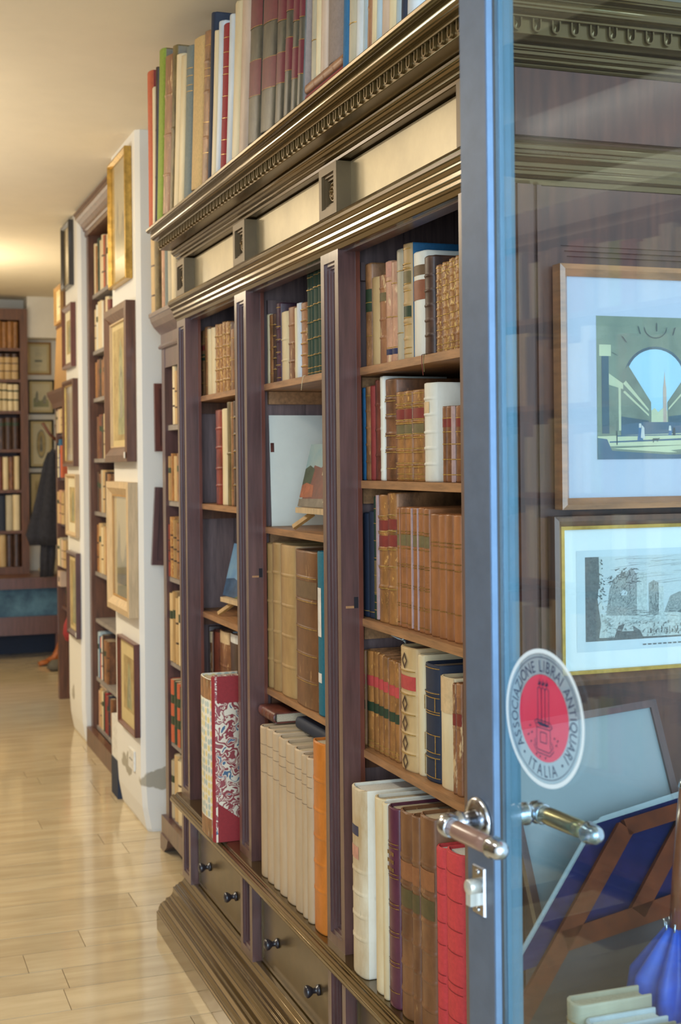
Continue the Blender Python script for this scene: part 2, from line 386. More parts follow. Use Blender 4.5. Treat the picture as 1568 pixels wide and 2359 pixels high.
# three tongued boards show on the far wall of the far bay, battens under the shelves
for y1 in (DIV[0][0], DIV[1][0], DIV[2][0]):
    for i in range(4):
        x = 1.035+i*.125
        part('wall_board', MB().box(x, x+.122, y1-.004, y1-.0002, .44, 2.19), INWOOD)
for i in range(16):
    y = 2.045+i*.139
    part('back_board', MB().box(1.54, 1.555, y, y+.1375, .44, 2.2), INWOOD)
part('bottom_board', MB().box(1.03, 1.54, 2.041, 4.268, .40, .4355), DARKWOOD)
BAY_SHELVES = {0: (1.713, 1.372, 1.030), 1: (1.710, 1.328, .897), 2: (1.704, 1.459, 1.160, .876)}
for k, zs in BAY_SHELVES.items():
    y0 = DIV[k+1][1]+.0005; y1 = DIV[k][0]-.0045
    for z in zs:
        mb = MB().box(1.029, 1.53, y0, y1, z-.017, z)
        mb.box(1.0275, 1.029, y0, y1, z-.0165, z-.0005)
        part('shelf', mb, SHELFWOOD)
        part('shelf_batten', MB().box(1.05, 1.53, y1-.014, y1, z-.052, z-.018), SHELFWOOD if z > 1.1 and k else MIDWOOD)
    part('upper_rail_batten', MB().box(1.05, 1.53, y1-.014, y1, 1.90, 1.94), INWOOD)
    part('bay_ceiling', MB().box(1.03, 1.54, y0, y1, 2.185, 2.2), INWOOD)
ENDWOOD = mat('end panel mahogany', (100, 56, 40), .45, .35, 10, (6, 6, .5), bump=.06, coat=.25)
# drawers
for k in range(3):
    y0 = POST_Y[k+1][1]+.004; y1 = POST_Y[k][0]-.004
    mb = MB().box(1.008, 1.03, y0, y1, .172, .396)
    for a, b, c, d in ((y0, y1, .172, .180), (y0, y1, .388, .396), (y0, y0+.008, .18, .388), (y1-.008, y1, .18, .388)):
        mb.box(1.0035, 1.008, a, b, c, d)
    dr = part('drawer', mb, DRAWERWOOD)
    kn = MB().lathe([(.006, 0), (.013, -.001), (.013, -.005), (.007, -.008), (.0065, -.016), (.010, -.020), (.014, -.026), (.015, -.031), (.012, -.036), (.006, -.038), (.0005, -.039)], 16, 'x').mesh('knob', BLACKIRON)
    for yk in (y0+.14, y1-.14): put('knob', kn, dr, (1.008, yk, .262))
# the end towards the door: stiles, rails and a sunk panel that the prints hang on
mb = MB()
for a, b in ((1.0305, 1.115), (1.47, 1.56)): mb.box(a, b, 2.0005, 2.02, .17, 1.9575)
for a, b in ((.17, .30), (1.86, 1.9575)): mb.box(1.115, 1.47, 2.0005, 2.02, a, b)
for s in range(2):
    q = .008; a0, a1, b0, b1 = 1.115+s*q, 1.47-s*q, .30+s*q, 1.86-s*q
    for a, b, c, d in ((a0, a0+q, b0, b1), (a1-q, a1, b0, b1), (a0+q, a1-q, b0, b0+q), (a0+q, a1-q, b1-q, b1)):
        mb.box(a, b, 2.004+s*.005, 2.02, c, d)
mb.box(1.131, 1.454, 2.014, 2.022, .316, 1.844)
mb.box(1.031, 1.06, 1.992, 2.0005, .17, 1.9575); mb.box(1.068, 1.076, 1.994, 2.0005, .17, 1.9575)
part('end_panel', mb, ENDWOOD)
part('end_frieze', MB().box(1.03, 1.56, 1.996, 2.02, 2.0395, 2.151), ENDWOOD)
# ================================================================ books
# books: row -> (spine plane X, [(centre Y, thickness, height, style, forward, lean, base Z)])
ROWS = {
 'n1': (1.045, [
   (2.7305,0.035,0.226,'tanlab',0,0,1.704),
   (2.6887,0.0474,0.191,'parch',0,0,1.704),
   (2.6462,0.0364,0.19,'olivelab',0,0,1.704),
   (2.6117,0.0314,0.214,'pink',0,0,1.704),
   (2.5807,0.0294,0.209,'pink2',0,0,1.704),
   (2.5497,0.0314,0.23,'greycream',0,0,1.704),
   (2.504,0.038,0.234,'gildgreen',0.004,0,1.704),
   (2.4552,0.0584,0.21,'white2lab',0,0,1.704),
   (2.392,0.04,0.192,'darkband',0.006,0,1.704),
   (2.3525,0.027,0.17,'giltbrown',0,0,1.704),
   (2.3225,0.031,0.171,'giltbrown',0,0,1.704),
   (2.292,0.028,0.174,'giltbrown',0,0,1.704),
   (2.2652,0.0244,0.175,'giltbrown',0,0,1.704),
 ]),
 'n2': (1.045, [
   (2.762,0.016,0.203,'bluethin',0,0,1.459),
   (2.7382,0.0304,0.204,'brownband',0,0,1.459),
   (2.7095,0.025,0.205,'redcloth',0,0,1.459),
   (2.68,0.032,0.215,'redbrown',0,0,1.459),
   (2.6535,0.019,0.221,'white',0,0,1.459),
   (2.6137,0.0594,0.213,'leatherband',0,0,1.459),
   (2.559,0.042,0.183,'giltset',0,0,1.459),
   (2.5175,0.039,0.183,'giltset',0,0,1.459),
   (2.467,0.056,0.183,'giltset',0,0,1.459),
   (2.396,0.056,0.192,'bigvellum',0.006,0,1.459),
   (2.3315,0.017,0.144,'smallred',0,0,1.459),
   (2.3122,0.0204,0.144,'smallred',0,0,1.459),
   (2.292,0.018,0.143,'smallplain',0,0,1.459),
   (2.2705,0.023,0.143,'smallred',0,0,1.459),
 ]),
 'n3': (1.045, [
   (2.76,0.032,0.228,'navythin',0,0,1.16),
   (2.726,0.034,0.232,'navythin',0,0,1.16),
   (2.698,0.02,0.265,'darkgold',0,0,1.16),
   (2.6465,0.051,0.27,'tanred',0.006,0,1.16),
   (2.5965,0.047,0.275,'tanred',0.006,0,1.16),
   (2.5667,0.0114,0.245,'sixvol',0,0,1.16),
   (2.5457,0.0294,0.246,'sixvol',0,0,1.16),
   (2.513,0.034,0.247,'sixvol',0,0,1.16),
   (2.48,0.03,0.247,'sixvol',0,0,1.16),
   (2.452,0.024,0.248,'sixvol',0,0,1.16),
   (2.4262,0.0264,0.247,'sixvol',0,0,1.16),
   (2.3895,0.039,0.238,'plaingilt',0,0,1.16),
   (2.3532,0.0324,0.238,'plaingilt',0,0,1.16),
   (2.319,0.034,0.239,'plaingilt',0,0,1.16),
   (2.284,0.034,0.239,'plaingilt',0,0,1.16),
 ]),
 'n4': (1.045, [
   (2.7732,0.0084,0.209,'redgreen',0,0,0.876),
   (2.7455,0.045,0.212,'redgreen',0,0,0.876),
   (2.7075,0.029,0.214,'redgreen',0,0,0.876),
   (2.6792,0.0264,0.213,'redgreen',0,0,0.876),
   (2.6515,0.027,0.211,'redgreen',0,0,0.876),
   (2.618,0.038,0.209,'redgreen',0,0,0.876),
   (2.5872,0.0224,0.208,'redgreen',0,0,0.876),
   (2.5155,0.081,0.249,'diamond',0.008,0,0.876),
   (2.4612,0.0264,0.24,'creamvellum',0,0,0.876),
   (2.4115,0.071,0.228,'navygilt',0,0,0.876),
   (2.3415,0.063,0.213,'parchment2',0,0,0.876),
   (2.3,0.014,0.207,'bandbrown2',0,0,0.876),
   (2.2812,0.0224,0.21,'bandbrown2',0,0,0.876),
 ]),
 'n5': (0.972, [
   (2.622,0.08,0.387,'tallvellum',0.006,0,0.436),
   (2.515,0.048,0.391,'creamvellum2',0,0,0.436),
   (2.4797,0.0214,0.388,'creamvellum2',0,0,0.436),
   (2.4422,0.0524,0.389,'maroon',0,0,0.436),
   (2.3867,0.0574,0.394,'bigband',-0.004,0,0.436),
   (2.3407,0.0334,0.396,'bigband',-0.006,0,0.436),
   (2.2907,0.0654,0.408,'bigband',-0.006,0,0.436),
   (2.2387,0.0374,0.364,'redalbum',-0.012,0,0.436),
   (2.185,0.068,0.37,'redalbum',-0.012,0,0.436),
 ]),
 'm1': (1.045, [
   (3.4827,0.0194,0.19,'creamthin',0,0,1.71),
   (3.4565,0.031,0.186,'tanplain',0,0,1.71),
   (3.426,0.028,0.185,'darkdots',0,0,1.71),
   (3.394,0.034,0.21,'purplegilt',0,0,1.71),
   (3.3415,0.059,0.182,'creambeige',0,0,1.71),
   (3.2795,0.061,0.187,'tanworn',0,0,1.71),
   (3.239,0.014,0.181,'creamthin',0,0,1.71),
   (3.2185,0.025,0.19,'whiteblue',0,0,1.71),
   (3.1785,0.051,0.187,'tanband',0,0,1.71),
   (3.1345,0.029,0.251,'greengilt',0,0,1.71),
   (3.1105,0.017,0.251,'greengilt',0,0,1.71),
   (3.0835,0.035,0.253,'greengilt',0,0,1.71),
   (3.052,0.026,0.253,'greengilt',0,0,1.71),
 ]),
 'm3': (1.034, [
   (3.4677,0.0494,0.387,'oldparch',0,0,0.897),
   (3.4085,0.065,0.391,'oldparch',0,0,0.897),
   (3.3125,0.123,0.39,'oldparch',0,0,0.897),
   (3.1485,0.175,0.385,'bigleather',0.004,0,0.897),
   (3.0275,0.059,0.39,'teal',0.004,0,0.897),
 ]),
 'm4': (0.972, [
   (3.332,0.054,0.385,'paperwrap',0,0,0.436),
   (3.2755,0.055,0.39,'paperwrap',0,0,0.436),
   (3.223,0.048,0.39,'paperwrap',0,0,0.436),
   (3.1695,0.057,0.387,'paperwrap',0,0,0.436),
   (3.106,0.068,0.385,'paperwrap',0,0,0.436),
   (3.041,0.06,0.384,'paperwrap',0,0,0.436),
   (2.9925,0.035,0.381,'paperwrap',0,0,0.436),
   (2.956,0.036,0.381,'paperwrap',0,0,0.436),
   (2.8927,0.0825,0.43,'orange',0,0,0.436),
 ]),
 'f1': (1.045, [
   (4.2182,0.0604,0.213,'brownlab',0,0,1.713),
   (4.1725,0.029,0.221,'tanplain',0,0,1.713),
   (4.135,0.044,0.21,'creamplain',0,0,1.713),
   (4.0855,0.053,0.21,'creamplain',0,0,1.713),
   (4.0345,0.043,0.215,'tanband2',0,0,1.713),
   (3.991,0.04,0.212,'tanband2',0,0,1.713),
   (3.9505,0.039,0.215,'tanband2',0,0,1.713),
   (3.9095,0.041,0.211,'tanband2',0,0,1.713),
   (3.8525,0.041,0.183,'tanplain',0,0,1.713),
   (3.819,0.024,0.198,'darkbrown',0,0,1.713),
 ]),
 'f2': (1.045, [
   (4.0325,0.079,0.292,'redleather',0,0,1.372),
   (3.96,0.06,0.293,'creamplain',0,0,1.372),
   (3.903,0.05,0.311,'olivetan',0,0,1.372),
   (3.865,0.022,0.31,'tanplain',0,0,1.372),
   (3.8335,0.039,0.311,'darkdots',0,0,1.372),
 ]),
 'f4': (1.065, [
   (4.2449,0.007,0.537,'darkbrown',0,0,0.436),
   (4.2279,0.0258,0.522,'wornlight',0,0,0.436),
   (4.1715,0.079,0.529,'redbrown',0,0,0.436),
   (4.067,0.122,0.541,'wornlight',0,0,0.436),
   (3.9445,0.115,0.546,'wornblue',0,0,0.436),
 ]),
 'f5': (0.93, [
   (3.771,0.14,0.45,'patterned',0,0,0.436),
   (3.6815,0.025,0.465,'marbled',0,0,0.436),
 ]),
 't1': (0.892, [
   (4.2755,0.063,0.504,'orange_red',0,0,2.255),
   (4.2215,0.035,0.437,'creamplain',0,2,2.255),
   (4.1935,0.015,0.487,'darkbrown',0,5,2.255),
   (4.1505,0.065,0.523,'limegreen',0,7,2.255),
   (4.056,0.11,0.473,'wornbrown',0,8,2.255),
   (3.9725,0.045,0.483,'olivetan',0,8,2.255),
   (3.914,0.062,0.44,'creamplain',0,8,2.255),
   (3.8515,0.059,0.42,'creamplain',0,8,2.255),
   (3.7795,0.077,0.424,'bluegrey',0,8,2.255),
   (3.6715,0.127,0.413,'beige',0,8,2.255),
   (3.566,0.074,0.403,'tangilt',0,8,2.255),
   (3.509,0.034,0.435,'navycloth',0,8,2.255),
   (3.4675,0.045,0.376,'creamplain',0,8,2.255),
   (3.4245,0.037,0.388,'whiteblue',0,8,2.255),
   (3.3705,0.055,0.364,'redgiltcloth',0,8,2.255),
   (3.315,0.048,0.37,'whiteblue',0,8,2.255),
   (3.2555,0.067,0.382,'creamplain',0,8,2.255),
   (3.1905,0.059,0.378,'pinktan',0,8,2.255),
 ]),
 't2': (0.892, [
   (3.0965,0.105,0.418,'redbandset',0,8,2.255),
   (2.981,0.12,0.389,'redbandset',0,8,2.255),
   (2.8855,0.067,0.356,'redbandset',0,8,2.255),
   (2.8245,0.051,0.335,'redbandset',0,8,2.255),
   (2.774,0.046,0.317,'redbandset',0,8,2.255),
   (2.732,0.034,0.31,'redbandset',0,8,2.255),
   (2.442,0.028,0.31,'bluecloth',0,4,2.255),
   (2.407,0.038,0.31,'greycream',0,4,2.255),
   (2.3655,0.043,0.31,'whiteblue',0,4,2.255),
   (2.332,0.022,0.31,'paleblue',0,4,2.255),
   (2.3105,0.019,0.31,'wornbrown',0,4,2.255),
   (2.2875,0.023,0.31,'creamplain',0,4,2.255),
   (2.264,0.022,0.31,'paleblue',0,4,2.255),
   (2.2345,0.033,0.31,'pinktan',0,4,2.255),
   (2.2,0.034,0.31,'creamplain',0,4,2.255),
   (2.169,0.024,0.31,'paleblue',0,4,2.255),
   (2.146,0.02,0.31,'navycloth',0,4,2.255),
   (2.115,0.04,0.31,'whiteblue',0,4,2.255),
 ]),
}

def leather(n, c, c2=None, rough=.42, var=.42, scale=38, bump=.12, rnd=.1, st=(1, 1, .5), fleck=None):
    return mat(n, c, rough, var, scale, st, bump=bump, rgb2=c2, rnd=rnd, fleck=fleck)
def cloth(n, c, c2=None): return mat(n, c, .7, .12, 120, bump=.08, rgb2=c2, rnd=.06)
def vellum(n, c, c2=None): return mat(n, c, .5, .2, 9, (1, 1, .4), bump=.05, rgb2=c2, rnd=.06, fleck=((tuple(max(0, v-44) for v in c)), 38, .68, .4))
def flat(n, c): return mat(n, c, .5, .15, 60)
M = {
 'tan': leather('tan calf', (172, 122, 80), fleck=((206, 168, 122), 70, .64, .5)), 'brown': leather('brown calf', (140, 92, 58), fleck=((184, 136, 84), 80, .64, .6)), 'dark': leather('dark brown calf', (82, 56, 44), fleck=((150, 116, 84), 60, .66, .5)),
 'goldbrown': leather('gilt brown calf', (176, 128, 76), (120, 72, 42), fleck=((214, 176, 104), 210, .54, .8)), 'worn': leather('worn brown calf', (166, 116, 76), (112, 70, 48), scale=16, fleck=((212, 180, 132), 46, .58, .5)),
 'redl': leather('red morocco', (150, 66, 52)), 'redbrown': leather('red brown calf', (126, 66, 50)), 'plain': leather('plain tan calf', (166, 108, 64), var=.18),
 'honey': leather('honey calf', (174, 120, 66), var=.34, fleck=((200, 150, 82), 120, .60, .8)), 'big': leather('old folio calf', (132, 90, 56), (92, 58, 36), scale=14, fleck=((176, 138, 92), 60, .62, .4)),
 'parch': vellum('parchment', (206, 178, 130), (176, 142, 92)), 'oldparch': vellum('browned parchment', (178, 146, 96), (140, 108, 66)),
 'cream': vellum('cream vellum', (226, 210, 172), (208, 186, 142)), 'white': vellum('white vellum', (228, 226, 214), (206, 200, 182)),
 'greycream': vellum('grey paper', (196, 184, 156)), 'whiteb': vellum('bluish white paper', (220, 226, 228)), 'paleb': vellum('pale blue paper', (184, 204, 212)),
 'wrap': vellum('drab paper wrapper', (192, 168, 136), (176, 150, 116)), 'stained': vellum('stained vellum', (222, 212, 186), (178, 152, 112)),
 'pinkt': leather('pinkish tan calf', (204, 154, 122), var=.25, fleck=((224, 192, 150), 60, .58, .5)), 'pinkp': vellum('pinkish paper', (214, 186, 160)),
 'redc': cloth('red cloth', (150, 58, 54)), 'brightred': cloth('bright red cloth', (206, 66, 68)), 'crimson': cloth('crimson cloth', (150, 40, 44)),
 'maroon': leather('maroon morocco', (96, 48, 66), var=.2, rough=.3), 'orange': leather('orange morocco', (204, 120, 44), var=.15, rough=.38), 'orangered': cloth('orange red cloth', (198, 98, 62)),
 'navy': cloth('navy cloth', (36, 46, 66)), 'blue': cloth('blue cloth', (40, 104, 146)), 'teal': cloth('teal cloth', (22, 108, 128)), 'bluegrey': cloth('blue grey cloth', (122, 132, 128)),
 'lime': cloth('lime green cloth', (150, 168, 62)), 'green': cloth('dark green cloth', (42, 66, 50)), 'olive': leather('olive calf', (132, 112, 66)), 'beigec': cloth('beige cloth', (212, 178, 118)),
 'purple': leather('purple brown calf', (84, 50, 64)), 'greygreen': leather('grey green calf', (92, 86, 68), (58, 54, 46), var=.3), 'greycloth': cloth('grey cloth', (152, 136, 128)),
 'Lred': flat('red title patch', (134, 54, 46)), 'Lgreen': flat('dark green title patch', (48, 66, 46)), 'Lolive': flat('olive title patch', (118, 104, 68)), 'Lbrown': flat('brown title patch', (146, 88, 62)),
 'Lgrey': flat('dull dark title patch', (112, 88, 62)), 'Lnavy': flat('navy title patch', (44, 50, 84)), 'Lpink': flat('pinkish title patch', (208, 150, 128)), 'Lbright': flat('bright red title patch', (196, 76, 74)), 'Lpale': flat('pale paper patch', (226, 196, 150)),
 'Lumber': flat('worn umber patch', (150, 96, 58)), 'Ldusk': flat('worn dark green patch', (92, 80, 48)), 'Lwhite': flat('white paper patch', (232, 230, 222)), 'Lband': flat('maroon spine band', (112, 38, 50)), 'ribbon': flat('lilac tape', (186, 160, 160)),
}
def marble_mat():
    m, nt, b = nodes_of('red and blue marbled paper'); N = nt.nodes; L = nt.links
    tc = N.new('ShaderNodeTexCoord'); n1 = N.new('ShaderNodeTexNoise'); n1.inputs['Scale'].default_value = 13; n1.inputs['Detail'].default_value = 2; L.new(tc.outputs['Object'], n1.inputs['Vector'])
    mp = N.new('ShaderNodeMapping'); mp.inputs['Scale'].default_value = (15, 15, 8); mp.inputs['Rotation'].default_value = (0, .7, 0); L.new(tc.outputs['Object'], mp.inputs[0])
    sc = N.new('ShaderNodeVectorMath'); sc.operation = 'SCALE'; sc.inputs['Scale'].default_value = 4.5; L.new(n1.outputs['Color'], sc.inputs[0])
    ad = N.new('ShaderNodeVectorMath'); ad.operation = 'ADD'; L.new(mp.outputs[0], ad.inputs[0]); L.new(sc.outputs[0], ad.inputs[1])
    n2 = N.new('ShaderNodeTexNoise'); n2.inputs['Scale'].default_value = 1.0; n2.inputs['Detail'].default_value = 1.5; n2.inputs['Distortion'].default_value = 1.2; L.new(ad.outputs[0], n2.inputs['Vector'])
    rp = N.new('ShaderNodeValToRGB'); rp.color_ramp.interpolation = 'CONSTANT'; e = rp.color_ramp.elements
    e[0].position = 0; e[0].color = (*lin((74, 104, 132)), 1); e[1].position = .33; e[1].color = (*lin((226, 212, 188)), 1)
    for p, c in ((.43, (146, 66, 70)), (.52, (224, 208, 184)), (.58, (150, 72, 74)), (.66, (214, 196, 176)), (.71, (84, 112, 138))):
        q = e.new(p); q.color = (*lin(c), 1)
    L.new(n2.outputs[0], rp.inputs[0]); L.new(rp.outputs[0], b.inputs['Base Color']); b.inputs['Roughness'].default_value = .45
    return m
def dotted_mat():
    m, nt, b = nodes_of('cream paper with blue and yellow sprigs'); N = nt.nodes; L = nt.links
    tc = N.new('ShaderNodeTexCoord'); vo = N.new('ShaderNodeTexVoronoi'); vo.inputs['Scale'].default_value = 48; vo.inputs['Randomness'].default_value = .25
    L.new(tc.outputs['Object'], vo.inputs['Vector'])
    rp = N.new('ShaderNodeValToRGB'); e = rp.color_ramp.elements; e[0].position = .38; e[0].color = (1, 1, 1, 1); e[1].position = .46; e[1].color = (0, 0, 0, 1); L.new(vo.outputs['Distance'], rp.inputs[0])
    r2 = N.new('ShaderNodeValToRGB'); r2.color_ramp.interpolation = 'CONSTANT'; e = r2.color_ramp.elements; e[0].color = (*lin((176, 192, 186)), 1); e[1].position = .55; e[1].color = (*lin((222, 206, 140)), 1)
    sp = N.new('ShaderNodeSeparateColor'); L.new(vo.outputs['Color'], sp.inputs[0]); L.new(sp.outputs[0], r2.inputs[0])
    mx = N.new('ShaderNodeMix'); mx.data_type = 'RGBA'; L.new(rp.outputs[0], mx.inputs[0]); mx.inputs[6].default_value = (*lin((228, 224, 206)), 1); L.new(r2.outputs[0], mx.inputs[7])
    L.new(mx.outputs[2], b.inputs['Base Color']); b.inputs['Roughness'].default_value = .6
    return m
M['marble'] = marble_mat(); M['dots'] = dotted_mat()

# style: description, spine, boards, raised bands, gilt lines (fractions of the height), patches (z0, z1, material)
E5 = (.06, .22, .38, .54, .70, .86); 
S = {
 'tanlab': ('tall tan calf book with dark green patch', 'tan', 'tan', (), (.3, .62), ((.53, .75, 'Lgreen'),)),
 'parch': ('stained parchment book', 'parch', 'parch', (), (), ()),
 'olivelab': ('small brown book with olive patch', 'worn', 'brown', (.3, .5, .85), (), ((.7, .8, 'Lolive'),)),
 'pink': ('pinkish tan calf book with reddish head', 'pinkt', 'pinkt', (), (.15, .45, .8), ((.84, .99, 'Lpink'), (.08, .14, 'Lnavy'))),
 'pink2': ('pinkish tan calf book with navy foot patch', 'pinkt', 'pinkt', (), (.15, .45, .78), ((.08, .14, 'Lnavy'),)),
 'greycream': ('tall greyish cream book', 'greycream', 'greycream', (), (.25, .8), ()),
 'gildgreen': ('gilt cream book with blue boards', 'parch', 'blue', (.18, .33, .48, .62, .80), (.05, .10, .30, .36, .59, .65, .78, .82, .95), ((.36, .46, 'Lgreen'), (.65, .76, 'Lolive'))),
 'white2lab': ('thick white vellum book with two patches', 'white', 'white', (), (), ((.77, .87, 'Lgrey'), (.54, .73, 'Lbrown'))),
 'darkband': ('dark brown calf book with raised bands', 'dark', 'dark', (.2, .35, .5, .65, .8), (), ()),
 'giltbrown': ('small brown calf book with gilt spine', 'goldbrown', 'brown', (.18, .34, .5, .66, .82), (.04, .1, .26, .42, .58, .74, .9, .96), ()),
 'bluethin': ('thin blue cloth book', 'blue', 'blue', (), (), ()),
 'brownband': ('brown calf book with dark bands', 'tan', 'brown', (.2, .38, .56, .74), (.9,), ()),
 'redcloth': ('red cloth book', 'redc', 'redc', (), (), ()),
 'redbrown': ('reddish brown leather book', 'redbrown', 'redbrown', (.25, .5, .75), (), ()),
 'white': ('narrow white vellum book', 'white', 'white', (.1, .3, .5, .7), (), ()),
 'leatherband': ('thick brown calf book with gilt bands', 'brown', 'brown', (.3, .46, .62, .80), (.12, .28, .33, .44, .65, .78, .83), ()),
 'giltset': ('brown calf volume with heavily gilt spine', 'honey', 'brown', (.18, .34, .50, .66, .84), (.03, .08, .16, .2, .32, .36, .48, .52, .64, .68, .82, .86, .96), ((.68, .8, 'Lred'), (.52, .63, 'Lolive'))),
 'bigvellum': ('thick white vellum book with cream patch', 'white', 'white', (.18, .34, .50, .68, .84), (), ((.68, .81, 'Lpale'),)),
 'smallred': ('small brown book with red patch', 'brown', 'brown', (), (.1, .3, .5, .66, .84), ((.72, .84, 'Lred'),)),
 'smallplain': ('small brown book with lilac tape', 'brown', 'brown', (), (.1, .3, .5), ((.0, 1, 'ribbon'),)),
 'navythin': ('slim dark navy book', 'navy', 'navy', (), (.06,), ()),
 'darkgold': ('slim dark olive book with gilt tooling', 'green', 'green', (), (.08, .14, .22, .36, .5, .64, .78, .9), ((.2, .48, 'Lolive'),)),
 'tanred': ('tall tan calf volume with two red patches', 'honey', 'tan', (.28, .43, .58, .7, .82), (.27, .44, .57, .71, .83), ((.72, .80, 'Lred'), (.59, .68, 'Lred'))),
 'sixvol': ('reddish tan volume with dull olive patch', 'plain', 'plain', (), (.04, .18, .20, .34, .36, .51, .53, .66, .78, .80, .95), ((.68, .775, 'Lolive'),)),
 'plaingilt': ('plain tan calf volume with thin gilt lines', 'plain', 'plain', (), (.22, .56, .61, .74, .77), ()),
 'redgreen': ('tan calf volume with red and green patches', 'honey', 'tan', (), (.03, .08), ((.64, .75, 'Lbright'), (.38, .48, 'Lgreen'))),
 'diamond': ('thick vellum book with dark diamond ornaments', 'parch', 'parch', (.14, .30, .46, .62, .81), (.14, .30, .46, .62, .81), ((.655, .77, 'Lbright'),)),
 'creamvellum': ('tall cream vellum book', 'cream', 'cream', (), (), ()),
 'navygilt': ('navy leather book with gilt rectangles', 'navy', 'navy', (.2, .75), (.04, .21, .25, .40, .58, .6, .72, .76, .97), ()),
 'parchment2': ('wide parchment book with yellowed head', 'cream', 'cream', (), (), ((.68, 1, 'Lpale'),)),
 'bandbrown2': ('brown calf book with dark raised bands', 'worn', 'brown', (.15, .3, .45, .6, .75, .88), (), ((.62, .73, 'Lred'),)),
 'tallvellum': ('very tall stained white vellum folio', 'stained', 'white', (.2, .32, .44, .56), (), ((.745, .80, 'Lnavy'), (.62, .69, 'Lpink'))),
 'creamvellum2': ('tall cream vellum folio with wavy edge', 'cream', 'white', (), (), ()),
 'maroon': ('maroon leather folio with gilt lines', 'maroon', 'maroon', (), (.08, .21, .23, .36, .38, .50, .52, .65, .67, .80, .82), ()),
 'bigband': ('thick brown calf folio with heavy bands', 'big', 'big', (.13, .26, .39, .52, .65, .78), (), ((.67, .76, 'Lumber'), (.54, .63, 'Ldusk'))),
 'redalbum': ('bright red cloth album', 'brightred', 'brightred', (), (), ()),
 'creamthin': ('thin cream book', 'cream', 'cream', (), (), ()),
 'tanplain': ('plain tan leather book', 'tan', 'tan', (), (.15, .5, .85), ()),
 'darkdots': ('dark brown book with gilt dots', 'dark', 'dark', (.2, .36, .52, .68, .84), (.2, .36, .52, .68, .84), ()),
 'purplegilt': ('purple brown book with gilt bands', 'purple', 'purple', (.2, .36, .52, .68), (.06, .22, .38, .54, .70, .94), ()),
 'creambeige': ('thick crumpled cream vellum book', 'cream', 'cream', (.3, .6), (), ()),
 'tanworn': ('thick worn tan book', 'worn', 'tan', (.25, .5, .75), (), ()),
 'whiteblue': ('bluish white paper bound book', 'whiteb', 'whiteb', (), (), ()),
 'tanband': ('brown calf book with closely set bands', 'worn', 'tan', (.15, .3, .45, .6, .75, .9), (.15, .3, .45, .6, .75, .9), ()),
 'greengilt': ('dark green volume with gilt bands', 'green', 'green', (.2, .36, .52, .68, .84), (.03, .08, .2, .36, .52, .68, .84, .96), ()),
 'oldparch': ('tall browned parchment folio', 'oldparch', 'oldparch', (.2, .4, .6, .8), (), ()),
 'bigleather': ('huge brown calf folio with pale bands', 'big', 'big', (.17, .34, .51, .68, .83), (.17, .34, .51, .68, .83), ((.70, .81, 'Lgrey'),)),
 'teal': ('slim teal cloth folio with white patch', 'teal', 'teal', (), (), ((.2, .26, 'Lwhite'), (.48, .78, 'Lwhite'))),
 'paperwrap': ('tall paper wrapped folio', 'wrap', 'wrap', (), (), ()),
 'orange': ('orange leather folio with raised bands', 'orange', 'orange', (.22, .36, .5, .64, .8), (), ()),
 'brownlab': ('brown book with red and green patches', 'tan', 'brown', (.2, .4, .6, .8), (.2, .4, .6, .8), ((.69, .77, 'Lred'), (.54, .64, 'Lgreen'))),
 'creamplain': ('plain cream paper book', 'cream', 'cream', (), (), ()),
 'tanband2': ('tan calf book with dark bands', 'goldbrown', 'tan', (.18, .34, .5, .66, .82), (.18, .34, .5, .66, .82), ()),
 'darkbrown': ('dark brown leather book', 'dark', 'dark', (.3, .6), (), ()),
 'redleather': ('thick red leather book with bands', 'redl', 'redl', (.2, .38, .6, .8), (), ()),
 'olivetan': ('tall olive tan book', 'olive', 'olive', (.5,), (), ()),
 'wornlight': ('battered book with flaking spine', 'worn', 'dark', (.4, .8), (), ((.93, 1, 'Lpale'),)),
 'wornblue': ('battered dark book with pale blue edge', 'dark', 'paleb', (.5,), (), ((.95, 1, 'Lwhite'),)),
 'patterned': ('cream sprigged paper folio with tan corners', 'dots', 'dots', (), (), ((0, .12, 'tan'), (.87, 1, 'tan'))),
 'marbled': ('red and blue marbled folio with crimson corners', 'crimson', 'marble', (), (), ()),
 'orange_red': ('tall orange red cloth book', 'orangered', 'redc', (), (), ()),
 'limegreen': ('slim lime green book', 'lime', 'olive', (), (), ()),
 'wornbrown': ('scuffed brown leather book', 'worn', 'greycloth', (.25, .5, .75), (), ()),
 'bluegrey': ('blue grey cloth book with gilt lines', 'bluegrey', 'bluegrey', (), (.70, .74, .80, .85), ()),
 'beige': ('wide beige cloth book', 'beigec', 'beigec', (), (), ()),
 'tangilt': ('tan book with tooled spine', 'tan', 'tan', (.3, .6, .8), (.2, .4, .7, .75, .9), ()),
 'navycloth': ('navy blue cloth book', 'navy', 'navy', (), (), ()),
 'redgiltcloth': ('red cloth book with gilt spine', 'crimson', 'crimson', (), (.1, .2, .35, .5, .65, .7, .8, .9), ()),
 'pinktan': ('pinkish paper bound book', 'pinkp', 'pinkp', (), (), ()),
 'redbandset': ('grey green volume with maroon and gilt bands', 'greygreen', 'greycloth', (), (.24, .46, .62, .84), ((.25, .45, 'Lband'), (.63, .83, 'Lband'))),
 'bluecloth': ('blue cloth book', 'blue', 'blue', (), (), ()),
 'paleblue': ('pale blue paper book', 'paleb', 'paleb', (), (), ()),
}
def spine_arc(w, b, n=6, k=1.0):
    return [(b-b*math.sin(PI*i/n), k*w/2*math.cos(PI*i/n)) for i in range(n+1)]
